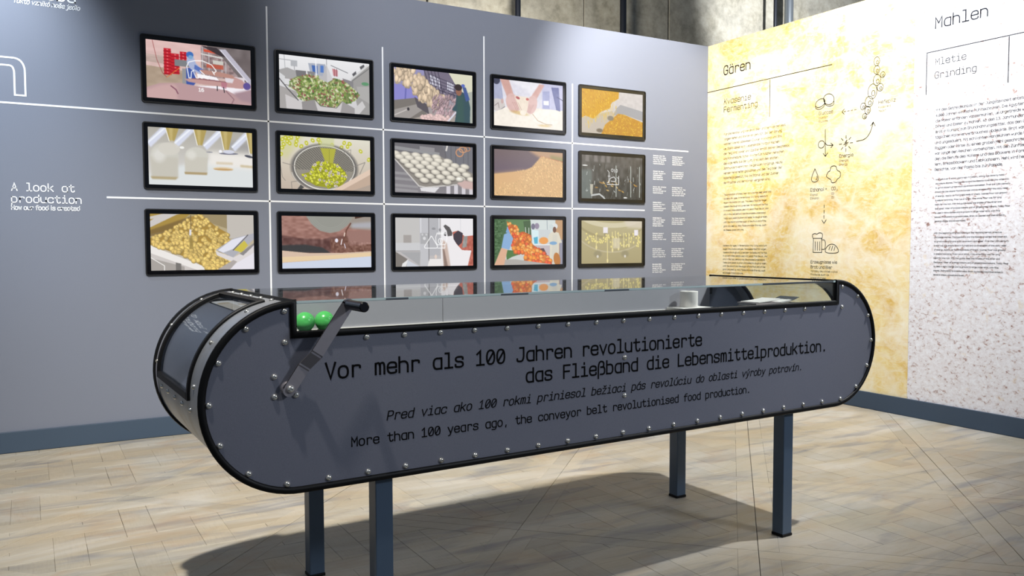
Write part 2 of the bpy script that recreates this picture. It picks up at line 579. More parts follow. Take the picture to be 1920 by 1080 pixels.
# ------------------------------------------------------------------ setting
WBX = 5.66484
ZTOP = 3.339
wall_back = tag(box('wall_back', (-6.5, 0, 0), (WBX, .12, ZTOP), M_WALL), kind='structure')
wall_right = tag(box('wall_right', (WBX, -9.0, 0), (WBX + .12, .12, ZTOP), M_WHITE), kind='structure')
box('printed_panel', (WBX - .004, -2.262, .02), (WBX + .001, -.001, ZTOP), M_DOUGH, wall_right)['label'] = 'yellow bread dough print panel'
box('printed_panel', (WBX - .004, -6.6, .02), (WBX + .001, -2.263, ZTOP), M_FLOUR, wall_right)['label'] = 'white and brown ground grain print panel'
bb = tag(box('baseboard_back', (-6.5, -.018, 0), (WBX - .018, .001, .137), M_BASEB, bev=.002), kind='structure')
bb = tag(box('baseboard_right', (WBX - .022, -9.0, 0), (WBX - .003, -.0, .137), M_BASEB, bev=.002), kind='structure')
tag(box('floor', (-6.5, -9.0, -.06), (12, 3.0, -.0075), M_JOINT), kind='structure')
FLOOR = bpy.data.objects['floor']
hall = tag(box('wall_hall', (-6.5, 2.6, 0), (16, 2.8, 7.0), M_JOINT), kind='structure')

# hall cladding panels behind the partition
random.seed(3)
xs = [-6.5, -4.3, -2.1, .3, 1.45, 2.6, 3.75, 5.95, 7.36, 12.2, 16]
for a, b in zip(xs[:-1], xs[1:]):
    box('cladding_panel', (a + .012, 2.57 + random.uniform(-.004, .004), .02), (b - .012, 2.6, 6.98), M_CONC, hall, .004)

for x, y, w, lab in ((4.80, 2.30, .075, 'thin black steel pole rising behind the grey wall above the fourth screen column'),
                     (6.37, 2.30, .085, 'thin black steel pole rising behind the grey wall left of the corner'),
                     (9.12, 2.30, .05, 'dark blue pipe behind the yellow wall, paired with a wider grey post'),
                     (9.40, 2.30, .13, 'wide grey post behind the yellow wall right of a thin dark pipe')):
    bm = bmesh.new()
    bmesh.ops.create_cone(bm, cap_ends=True, segments=20, radius1=w / 2, radius2=w / 2, depth=6.9, matrix=Matrix.Translation((x, y, 3.45)))
    bmesh.ops.create_cone(bm, cap_ends=True, segments=20, radius1=w, radius2=w, depth=.02, matrix=Matrix.Translation((x, y, .01)))
    o = from_bm('steel_pole', bm, M_POLE if w < .1 else M_CLIP, smooth=True, autos=40)
    o.location = (0, 0, 0)
    tag(o, lab, 'pole')

# parquet: square framed panels turned 45 degrees with a woven lattice inside
PA, PB = 1.55, 1.565            # period of (x-y) and (x+y)
A0, B0 = 4.65, -1.28            # a seam of each family
WBD, WSQ, FR = .13, .17, .088


def clip(poly, a, b, c):        # keep a*x+b*y<=c
    out = []
    n = len(poly)
    for i in range(n):
        p, q = poly[i], poly[(i + 1) % n]
        dp, dq = a * p[0] + b * p[1] - c, a * q[0] + b * q[1] - c
        if dp <= 0:
            out.append(p)
        if (dp < 0) != (dq < 0) and abs(dp - dq) > 1e-12:
            t = dp / (dp - dq)
            out.append((p[0] + t * (q[0] - p[0]), p[1] + t * (q[1] - p[1])))
    return out


def area(p):
    return .5 * sum(p[i][0] * p[(i + 1) % len(p)][1] - p[(i + 1) % len(p)][0] * p[i][1] for i in range(len(p)))


def inset(poly, d):
    n = len(poly)
    out = list(poly)
    for i in range(n):
        p, q = poly[i], poly[(i + 1) % n]
        ex, ey = q[0] - p[0], q[1] - p[1]
        L = math.hypot(ex, ey)
        if L < 1e-6:
            continue
        nx, ny = ey / L, -ex / L
        out = clip(out, nx, ny, nx * p[0] + ny * p[1] - d)
        if len(out) < 3:
            return []
    return out


pieces = []   # polygon, grain
S2 = math.sqrt(.5)
for ia in range(-5, 5):
    for ib in range(-4, 5):
        a0, b0 = A0 + PA * ia, B0 + PB * ib
        ca, cb = a0 + PA / 2, b0 + PB / 2
        cx, cy = (ca + cb) / 2, (cb - ca) / 2
        if not (-2.2 < cx < 7 and -6.2 < cy < 1):
            continue

        def AB(a, b):
            return ((a + b) / 2, (b - a) / 2)
        f = FR / S2                       # frame width in (x-y) units
        a0, b0, a1, b1 = a0 + .0016, b0 + .0016, a0 + PA - .0016, b0 + PB - .0016
        # frame strips, mitred pinwheel
        pieces.append(([AB(a0, b0), AB(a0 + f, b0), AB(a0 + f, b1 - f), AB(a0, b1 - f)], .5))
        pieces.append(([AB(a0, b1 - f), AB(a1 - f, b1 - f), AB(a1 - f, b1), AB(a0, b1)], .5))
        pieces.append(([AB(a1 - f, b0 + f), AB(a1, b0 + f), AB(a1, b1), AB(a1 - f, b1)], .5))
        pieces.append(([AB(a0 + f, b0), AB(a1, b0), AB(a1, b0 + f), AB(a0 + f, b0 + f)], .5))
        P_ = WBD + WSQ
        cells = []
        for i in range(-3, 4):
            for j in range(-3, 4):
                x0, y0 = cx - WBD / 2 + i * P_, cy - WBD / 2 + j * P_
                # square filling
                cells.append(((x0 + WBD, y0 + WBD, x0 + P_, y0 + P_), (i + j) % 2))
                # crossing belongs to the x band when i+j even, else to the y band
                if (i + j) % 2 == 0:
                    cells.append(((x0 - WSQ, y0, x0 + P_, y0 + WBD), 0))
                else:
                    cells.append(((x0, y0 - WSQ, x0 + WBD, y0 + P_), 1))
        for (xa, ya, xb, yb), gr in cells:
            poly = [(xa, ya), (xb, ya), (xb, yb), (xa, yb)]
            poly = clip(poly, 1, -1, a1 - f)
            poly = clip(poly, -1, 1, -(a0 + f)) if poly else poly
            poly = clip(poly, 1, 1, b1 - f) if poly else poly
            poly = clip(poly, -1, -1, -(b0 + f)) if poly else poly
            if len(poly) >= 3 and abs(area(poly)) > .0006:
                pieces.append((poly, gr))

random.seed(21)
cm = cam.matrix_world.inverted()
ranked = []
for poly, gr in pieces:
    if area(poly) < 0:
        poly = poly[::-1]
    poly = clip(clip(poly, 0, 1, -.02), 1, 0, WBX - .024)
    if len(poly) < 3 or abs(area(poly)) < .0004:
        continue
    q = inset(poly, random.choice((.0001, .0001, .0002, .0003, .0009)))
    if len(q) < 3:
        continue
    pr = []
    ok = True
    for x, y in q:
        c = cm @ V((x, y, 0))
        if c.z > -.3:
            ok = False
            break
        pr.append((960 + 1557.5 * c.x / -c.z, 540 - 1557.5 * c.y / -c.z))
    ar = 0
    if ok:
        mx_, my_ = sum(p[0] for p in pr) / len(pr), sum(p[1] for p in pr) / len(pr)
        if -60 < mx_ < 1980 and my_ < 1130:
            ar = abs(area(pr))
    ranked.append((ar, q, gr))
ranked.sort(key=lambda t: -t[0])
random.seed(11)


def prism(poly, z0, z1, verts, faces):
    i0 = len(verts)
    n = len(poly)
    ins = inset(poly, .0015)
    if len(ins) != n:
        ins = poly
    for x, y in poly:
        verts.append((x, y, z0))
    for x, y in poly:
        verts.append((x, y, z1 - .0012))
    for x, y in ins:
        verts.append((x, y, z1))
    for i in range(n):
        j = (i + 1) % n
        faces.append((i0 + i, i0 + j, i0 + n + j, i0 + n + i))
        faces.append((i0 + n + i, i0 + n + j, i0 + 2 * n + j, i0 + 2 * n + i))
    faces.append(tuple(i0 + 2 * n + i for i in range(n)))
    faces.append(tuple(i0 + i for i in reversed(range(n))))
    return len(faces)


def add_attr(o, name, vals):
    at = o.data.attributes.new(name, 'FLOAT', 'FACE')
    at.data.foreach_set('value', vals)


nobj = 0
rv, rf, rt, rg = [], [], [], []
for ar, q, gr in ranked:
    zt = random.uniform(-.0009, 0.0)
    tone = random.random()
    if nobj < 300 and ar > 60:
        vs_, fs_ = [], []
        prism(q, -.0075, zt, vs_, fs_)
        o = mesh('plank', vs_, fs_, M_PLANK, FLOOR)
        add_attr(o, 'tone', [tone] * len(o.data.polygons))
        add_attr(o, 'grain', [gr] * len(o.data.polygons))
        nobj += 1
    else:
        k0 = len(rf)
        prism(q, -.0075, zt, rv, rf)
        rt += [tone] * (len(rf) - k0)
        rg += [gr] * (len(rf) - k0)
me = bpy.data.meshes.new('plank_field')
me.from_pydata(rv, [], rf)
me.materials.append(M_PLANK)
o = bpy.data.objects.new('plank_field', me)
COL.objects.link(o)
o.parent = FLOOR
o['kind'] = 'stuff'
add_attr(o, 'tone', rt)
add_attr(o, 'grain', rg)

# ------------------------------------------------------------------ lettering and lines on the grey wall
fA = lambda x, z: (x, -.0012, z)


def lineA(x0, z0, x1, z1, w=.012, mat=M_WHITE):
    if abs(x1 - x0) > abs(z1 - z0):
        box('ruled_line', (x0, -.0014, z0 - w / 2), (x1, .0, z0 + w / 2), mat, wall_back)
    else:
        box('ruled_line', (x0 - w / 2, -.0014, min(z0, z1)), (x0 + w / 2, .0, max(z0, z1)), mat, wall_back)


lineA(-6.0, 2.277, 5.41, 2.277)
lineA(.178, 1.684, 4.86, 1.684)
for x, z in ((1.279, 3.121), (2.188, 2.93), (3.105, 3.126), (4.015, 2.813)):
    lineA(x, .7, x, z)
lettering('A look at', fA, -.377, 1.714, .0412, .85, mat=M_WHITE, parent=wall_back)
lettering('production', fA, -.379, 1.638, .0412, .85, mat=M_WHITE, parent=wall_back)
lettering('How our food is created', fA, -.381, 1.590, .0243, 1.05, prop=True, width=.398, mat=M_WHITE, parent=wall_back)
lettering('Takto vzniká naše jedlo', fA, -.334, 2.921, .0243, .9, slant=.2, prop=True, width=.384, mat=M_WHITE, parent=wall_back)
lettering('Výroba', fA, -.315, 2.968, .056, 1.0, mat=M_WHITE, parent=wall_back, prop=True, width=.35)
# outlined big n
oh = .012
outl = chaikin([(0, .12), (0, .205), (.03, .237), (.115, .237), (.185, .237), (.218, .19), (.218, .12)], 2, False)
inn = chaikin([(.158, .12), (.158, .16), (.145, .187), (.11, .187), (.075, .187), (.058, .16), (.058, .12)], 2, False)
npts = [(0, 0)] + outl + [(.218, 0), (.158, 0)] + inn + [(.058, 0)]
strokes([('p', npts)], .011, lambda a, b: fA(-.50 + a, 2.33 + b), wall_back, M_WHITE, name='lettering')
# white credit columns beside the screens: fine lines of text
CRED = ['Fleischverarbeitung', 'Salat verpacken', 'Gefluegel', 'Teig formen', 'Teigwaren', 'Mohrenkopf', 'Gnocchi', 'Broetchen', 'Getreide', 'Abfuellen',
        'Kartoffeln', 'Schokolade', 'Mehl', 'Obst sortieren', 'Pommes frites', 'Film', 'Archiv']
random.seed(5)


def words(n):
    t = random.choice(CRED)
    while len(t) < n:
        t += ' ' + random.choice(CRED)
    return t[:n]


for cx_, wd in ((4.962, .17), (5.203, .175)):
    for r in range(8):
        vs_, fs_ = [], []
        zt = 2.222 - r * .1505
        for q in range(5 if (r + int(cx_)) % 3 else 4):
            w = wd * random.uniform(.62, 1)
            s = w / 26 / 5.5 * 1.0
            t = words(22)
            gx = 0
            for ch in t:
                if ch != ' ' and ch in GL:
                    for k, pts in glyph_strokes(GL[ch]):
                        pts = chaikin(pts, 1, k == 'c') if k in 'sc' else pts
                        ribbon([(cx_ + (gx + a) * w / 121, zt - .012 - q * .019 + b * .0016) for a, b in pts], .0018, k == 'c', vs_, fs_, fA)
                gx += 5.5
        mesh('lettering', vs_, fs_, M_WHITE, wall_back)

# ------------------------------------------------------------------ print on the right wall
fB = lambda d, z: (WBX - .0052, -d, z)


def lineB(d0, z0, d1, z1, w=.006, mat=M_PRINTINK):
    box('ruled_line', (WBX - .0056, -max(d0, d1) - (w / 2 if d0 == d1 else 0), min(z0, z1) - (w / 2 if z0 == z1 else 0)),
        (WBX - .0038, -min(d0, d1) + (w / 2 if d0 == d1 else 0), max(z0, z1) + (w / 2 if z0 == z1 else 0)), mat, wall_right)


lettering('Gären', fB, .224, 3.015, .0725, .8, mat=M_PRINTINK, parent=wall_right)
lineB(0, 2.88, 1.5, 2.88)
lineB(.815, 2.53, .815, 2.87)
lettering('Kvasenie', fB, .232, 2.728, .0445, .65, slant=.15, mat=M_PRINTINK, parent=wall_right)
lettering('Fermenting', fB, .230, 2.650, .0445, .65, mat=M_PRINTINK, parent=wall_right)
lettering('Mahlen', fB, 2.43, 2.975, .0685, .75, mat=M_PRINTINK2, parent=wall_right)
lineB(2.362, 2.805, 5.2, 2.805, .006, M_PRINTINK2)
lineB(2.366, 2.489, 2.366, 2.80, .006, M_PRINTINK2)
lineB(2.98, 2.478, 2.98, 2.80, .006, M_PRINTINK2)
lettering('Mletie', fB, 2.437, 2.700, .041, .65, mat=M_PRINTINK2, parent=wall_right)
lettering('Grinding', fB, 2.434, 2.600, .041, .65, mat=M_PRINTINK2, parent=wall_right)


def para(lines, d, z, lead, adv, weight, mat, maxw=None):
    for i, t in enumerate(lines):
        lettering(t, fB, d, z - i * lead, adv, weight, prop=True, it=1, mat=mat, parent=wall_right, vs=1.0)


GER = ['Mit dem Getreideanbau in der Jungsteinzeit entstanden vor', '4.000 Jahren einfache Mühltechniken. Die Ägypter und',
       'die Römer erfanden Wassermühlen, um Urgetreide wie', 'Dinkel und Emmer zu mahlen. Ab dem 13. Jahrhundert wurde',
       'Brot in Europa zum Grundnahrungsmittel, das den Grossteil des', 'täglichen Kalorienverbrauches abdeckte. Brot war meist flach',
       'und ungesäuert. Mit schlichten Handmühlen wurde Weizen,', 'Roggen oder Hirse zu einem groben Mehl geschrotet. Feines',
       'war lange den Reichen vorbehalten. Mit den Zünften entstanden', 'den die Berufe des Müllers und des Bäckers in Formen von',
       'lern, Brezelbäckern und Lebküchnern. Mehl wird heute für viele', 'Gerichte, von der Pasta bis zur Panade.']
para(GER, 2.45, 2.352, .0405, .0158, .85, M_PRINTINK2)
ENG2 = ['And just over a million years ago in history, milling was done by hand', 'and simple stones. The Egyptians and the Romans invented the water mill,',
        'to grind ancient grains such as einkorn and emmer. From the 13th century', 'bread was the staple food in Europe and covered most of the daily need',
        'of energy, mostly as flat bread made of wheat. Coarse flour was ground', 'in simple hand mills, from rye or millet. Fine white flour was for long',
        'kept for the rich. With the guilds came the trades of the miller and', 'the baker, later of pretzel bakers and of gingerbread bakers. Today flour',
        'is used in many dishes and is ground in large roller mills, with fine', 'sieves, from pasta to breadcrumbs. Grain is cleaned and then milled in',
        'several steps, sieved and mixed.']
para(ENG2, 2.46, 1.835, .0315, .0092, .9, M_PRINTINK2)
ENG3 = [t for t in ENG2]
ENG3[0] = 'With the beginning of grain farming in the Neolithic period, primitive'
para(ENG3, 2.46, 1.430, .0315, .0092, .9, M_PRINTINK2)
FER = ['Für die Herstellung von Brot, Bier und Wein werden seit', 'langem Hefen und Bakterien genutzt. Bei der Gärung', 'wandeln kleine Lebewesen Zucker in Alkohol und Gas',
       'um. Damit lassen sich Lebensmittel haltbar machen,', 'der Teig wird locker und das Bier erhält seinen Geschmack', 'und Kohlensäure. Schon im Altertum nutzten Menschen',
       'die wilde Hefe aus der Luft. Erst seit dem letzten', 'Jahrhundert kennt man die genauen Vorgänge. Heute', 'werden reine Hefen gezüchtet und dem Teig oder der',
       'Maische zugesetzt, bis die Stärke und der Zucker', 'der Früchte und der Körner vergoren sind.']
para(FER, .236, 2.425, .0475, .0172, .75, M_PRINTINK)
FE2 = ['The production of bread, beer and wine has used yeast and', 'bacteria for ages. In fermentation tiny living cells turn', 'sugar into alcohol and gas. This keeps food for longer,',
       'loosens the dough and gives beer its taste and its fizz.', 'In ancient times people used wild yeast from the air, and', 'only in the last century was the process understood.',
       'Today pure yeast is grown and added to dough or mash,', 'until the starch and the sugar of the fruit and of the', 'grain are used up. Many foods are made this way, such',
       'as cheese, bread and wine.']
para(FE2, .243, 1.835, .0385, .0125, .8, M_PRINTINK)
para(FE2[1:] + [FE2[0]], .240, 1.335, .0335, .0125, .8, M_PRINTINK)


def circ(cx, cy, r, n=14, ry=None):
    ry = ry or r
    return [(cx + r * math.cos(2 * math.pi * i / n), cy + ry * math.sin(2 * math.pi * i / n)) for i in range(n)]


LWI = .0055


def icon(pl, name='icon', w=LWI, mat=M_PRINTINK):
    strokes(pl, w, fB, wall_right, mat, name, it=2)


# sugar tablets
def tilted(pts, c, a):
    ca, sa = math.cos(a), math.sin(a)
    return [(c[0] + x * ca - y * sa, c[1] + x * sa + y * ca) for x, y in pts]


icon([('p', tilted(circ(0, 0, .052, 18, .034), (1.383, 2.572), .3)), ('s', [(1.333, 2.558), (1.335, 2.53), (1.383, 2.515), (1.43, 2.54), (1.434, 2.585)]),
      ('p', tilted(circ(0, 0, .056, 18, .045), (1.472, 2.592), -.4)), ('s', [(1.425, 2.60), (1.43, 2.555), (1.47, 2.53), (1.525, 2.535), (1.526, 2.565)])])
icon([('l', [(1.628 + i * .034, 2.465), (1.646 + i * .034, 2.465)]) for i in range(4)] + [('l', [(1.632, 2.487), (1.608, 2.465), (1.632, 2.443)])], 'icon', .0045)
# yeast chain
ye = [(1.932, 2.825, .026, .036), (1.933, 2.757, .027, .034), (1.989, 2.708, .02, .024), (1.937, 2.675, .034, .044), (1.968, 2.612, .028, .030), (1.897, 2.590, .042, .060),
      (1.868, 2.512, .038, .044), (1.812, 2.482, .024, .028), (1.856, 2.445, .026, .032), (1.829, 2.400, .020, .022)]
icon([('p', circ(x, z, r, 16, q)) for x, z, r, q in ye] + [('p', circ(x + r * .2, z - q * .25, r * .38, 10, q * .38)) for x, z, r, q in ye], 'icon', .0045)
# long arrow with loop
icon([('l', [(1.440, 2.338), (1.446, 2.112)]), ('l', [(1.424, 2.135), (1.446, 2.108), (1.468, 2.135)]), ('p', circ(1.403, 2.215, .033, 16, .032)),
      ('s', [(1.441, 2.285), (1.444, 2.21), (1.48, 2.198), (1.522, 2.197)]), ('l', [(1.50, 2.217), (1.524, 2.197), (1.502, 2.178)])])
# energy star
icon([('l', [(1.662, 2.225), (1.632, 2.188), (1.655, 2.194), (1.645, 2.168), (1.675, 2.203), (1.652, 2.199), (1.662, 2.225)])] +
     [('l', [(1.653 + math.cos(a) * .042, 2.197 + math.sin(a) * .042), (1.653 + math.cos(a) * .066, 2.197 + math.sin(a) * .066)]) for a in [i * math.pi / 4 for i in range(8)]])
icon([('s', [(1.756, 2.204), (1.84, 2.21), (1.885, 2.26), (1.91, 2.335)]), ('l', [(1.888, 2.315), (1.911, 2.342), (1.929, 2.31)])])
# drop, cloud
icon([('c', [(1.339, 2.010), (1.339, 2.010), (1.305, 1.945), (1.303, 1.905), (1.339, 1.893), (1.376, 1.905), (1.374, 1.945)]), ('s', [(1.352, 1.912), (1.364, 1.925), (1.362, 1.945)])])
icon([('c', [(1.490, 1.915), (1.455, 1.935), (1.478, 1.975), (1.50, 1.98), (1.505, 2.02), (1.56, 2.02), (1.565, 1.98), (1.605, 1.965), (1.605, 1.92), (1.57, 1.905), (1.56, 1.88), (1.515, 1.875), (1.51, 1.905)])])
W_ = dict(prop=True, mat=M_PRINTINK, parent=wall_right)
lettering('Glucose', fB, 1.371, 2.470, .0235, .65, **W_)
lettering('Glukóza', fB, 1.371, 2.435, .015, .6, **W_)
lettering('Glucose', fB, 1.371, 2.405, .015, .6, **W_)
lettering('Hefepilz', fB, 1.957, 2.480, .0235, .65, **W_)
lettering('Kvasinka', fB, 1.957, 2.445, .015, .6, **W_)
lettering('Yeast', fB, 1.957, 2.415, .015, .6, **W_)
lettering('Energie', fB, 1.590, 2.085, .0225, .8, **W_)
lettering('Energia', fB, 1.590, 2.048, .015, .6, **W_)
lettering('Energy', fB, 1.590, 2.016, .015, .6, **W_)
lettering('Ethanol', fB, 1.296, 1.815, .0235, .8, **W_)
lettering('+', fB, 1.452, 1.820, .022, .7, mat=M_PRINTINK, parent=wall_right)
lettering('CO', fB, 1.516, 1.815, .0235, .8, **W_)
lettering('2', fB, 1.567, 1.806, .014, .8, **W_)
for i, (t, t2) in enumerate((('Etanol', 'CO'), ('Ethanol', 'CO'))):
    lettering(t, fB, 1.296, 1.777 - i * .031, .015, .6, **W_)
    lettering(t2, fB, 1.516, 1.777 - i * .031, .015, .6, **W_)
icon([('l', [(1.443, 1.692 - i * .046), (1.443, 1.668 - i * .046)]) for i in range(3)] + [('l', [(1.422, 1.562), (1.444, 1.534), (1.466, 1.562)])])
# beer mug and bread
mug = [('p', [(1.333, 1.282), (1.425, 1.282), (1.422, 1.405), (1.335, 1.405)]), ('s', [(1.424, 1.39), (1.462, 1.392), (1.462, 1.305), (1.426, 1.31)]),
       ('s', [(1.334, 1.40), (1.318, 1.435), (1.35, 1.45), (1.37, 1.438), (1.395, 1.455), (1.435, 1.445), (1.425, 1.40)])]
mug += [('l', [(x, 1.30), (x, 1.375)]) for x in (1.355, 1.379, 1.403)]
mug += [('c', [(1.462, 1.276), (1.462, 1.315), (1.505, 1.355), (1.56, 1.352), (1.597, 1.31), (1.597, 1.276)]), ('l', [(1.50, 1.305), (1.512, 1.335)]), ('l', [(1.526, 1.30), (1.538, 1.338)]), ('l', [(1.552, 1.30), (1.562, 1.332)])]
icon(mug, 'icon', .0055)
lettering('Erzeugnisse wie', fB, 1.311, 1.187, .0212, .85, **W_)
lettering('Brot und Bier', fB, 1.311, 1.142, .0212, .85, **W_)
for i, t in enumerate(('Výrobky ako chlieb a pivo', 'Products such as', 'bread and beer')):
    lettering(t, fB, 1.312, 1.110 - i * .029, .0135, .75, **W_)

# ------------------------------------------------------------------ the fifteen video pictures, painted as vertex colours on a flat grid
NW, NH, SS = 208, 117, 2
YY, XX = np.mgrid[0:NH * SS, 0:NW * SS]
UX = (XX + .5) / (NW * SS) * 16.0
VY = (YY + .5) / (NH * SS) * 9.0


def vnoise(sx, sy, seed):
    r = np.random.RandomState(seed)
    gw, gh = int(16 * sx) + 3, int(9 * sy) + 3
    g = r.rand(gh, gw)
    x, y = UX * sx, VY * sy
    xi, yi = x.astype(int), y.astype(int)
    fx, fy = x - xi, y - yi
    fx, fy = fx * fx * (3 - 2 * fx), fy * fy * (3 - 2 * fy)
    return (g[yi, xi] * (1 - fx) + g[yi, xi + 1] * fx) * (1 - fy) + (g[yi + 1, xi] * (1 - fx) + g[yi + 1, xi + 1] * fx) * fy


class Pic:
    def __init__(s, bg):
        s.a = np.zeros((NH * SS, NW * SS, 3))
        s.a[:] = bg

    def mixin(s, m, c, al=1.0):
        m = np.clip(m * al, 0, 1)[..., None]
        c = np.asarray(c, float)
        s.a = s.a * (1 - m) + c * m
        return s

    def grad(s, c0, c1, vert=True, m=None):
        t = (VY / 9 if vert else UX / 16)[..., None]
        c = np.array(c0) * (1 - t) + np.array(c1) * t
        s.a = c if m is None else s.a * (1 - m[..., None]) + c * m[..., None]
        return s

    def pm(s, pts, soft=0.0):
        pts = np.array(pts, float)
        ins = np.zeros(UX.shape, bool)
        n = len(pts)
        for i in range(n):
            x0, y0 = pts[i]
            x1, y1 = pts[(i + 1) % n]
            if y0 == y1:
                continue
            c = ((y0 > VY) != (y1 > VY)) & (UX < (x1 - x0) * (VY - y0) / (y1 - y0) + x0)
            ins ^= c
        m = ins.astype(float)
        if soft:
            k = max(1, int(soft * SS * 13))
            for ax in (0, 1):
                for _ in range(2):
                    acc = np.zeros_like(m)
                    pad = np.pad(m, [(k, k) if a == ax else (0, 0) for a in (0, 1)], mode='edge')
                    for q in range(2 * k + 1):
                        acc += pad[q:q + m.shape[0], :] if ax == 0 else pad[:, q:q + m.shape[1]]
                    m = acc / (2 * k + 1)
        return m

    def poly(s, pts, c, al=1.0, soft=0.0):
        return s.mixin(s.pm(pts, soft), c, al)

    def em(s, cx, cy, rx, ry, ang=0.0, soft=.08):
        ca, sa = math.cos(ang), math.sin(ang)
        dx, dy = UX - cx, VY - cy
        x, y = (dx * ca + dy * sa) / rx, (-dx * sa + dy * ca) / ry
        return np.clip((1 - np.sqrt(x * x + y * y)) / max(soft, 1e-3) + .5, 0, 1)

    def ell(s, cx, cy, rx, ry, c, ang=0.0, al=1.0, soft=.12):
        return s.mixin(s.em(cx, cy, rx, ry, ang, soft), c, al)

    def ball(s, cx, cy, rx, ry, c, ang=0.0, dark=.62, hi=1.18):
        c = np.array(c, float)
        s.ell(cx, cy, rx, ry, c * dark, ang)
        s.ell(cx - rx * .08, cy - ry * .14, rx * .86, ry * .82, c, ang, 1, .5)
        s.ell(cx - rx * .22, cy - ry * .3, rx * .45, ry * .4, np.minimum(c * hi, 255), ang, .9, .9)
        return s

    def line(s, pts, w, c, al=1.0):
        m = np.zeros(UX.shape)
        for (x0, y0), (x1, y1) in zip(pts[:-1], pts[1:]):
            dx, dy = x1 - x0, y1 - y0
            L = dx * dx + dy * dy + 1e-9
            t = np.clip(((UX - x0) * dx + (VY - y0) * dy) / L, 0, 1)
            d = np.hypot(UX - x0 - t * dx, VY - y0 - t * dy)
            m = np.maximum(m, np.clip((w / 2 - d) / .04 + .5, 0, 1))
        return s.mixin(m, c, al)

    def ring(s, cx, cy, rx, ry, w, c, al=1.0, a0=0, a1=360, rot=0.0):
        P = []
        for i in range(33):
            a = math.radians(a0 + (a1 - a0) * i / 32)
            x, y = rx * math.cos(a), ry * math.sin(a)
            P.append((cx + x * math.cos(rot) - y * math.sin(rot), cy + x * math.sin(rot) + y * math.cos(rot)))
        return s.line(P, w, c, al)

    def grain(s, amt, sx=6, sy=6, seed=1, m=1.0):
        n = vnoise(sx, sy, seed) - .5
        s.a = s.a + (n * amt * (m if np.isscalar(m) else m))[..., None]
        return s

    def out(s, gain=1.0):
        a = np.clip(s.a * gain, 0, 255).reshape(NH, SS, NW, SS, 3).mean((1, 3)) / 255
        a = np.where(a <= .04045, a / 12.92, ((a + .055) / 1.055) ** 2.4)
        return a


def glyph_on(p, text, x, y, h, w, c):
    s = h / 6.4
    for ch in text:
        for k, pts in glyph_strokes(GL[ch]):
            pts = chaikin(pts, 2, k == 'c') if k in 'sc' else pts
            P = [(x + a * s, y - b * s) for a, b in pts]
            p.line(P + ([P[0]] if k == 'c' else []), w, c)
        x += 5.5 * s
    return p


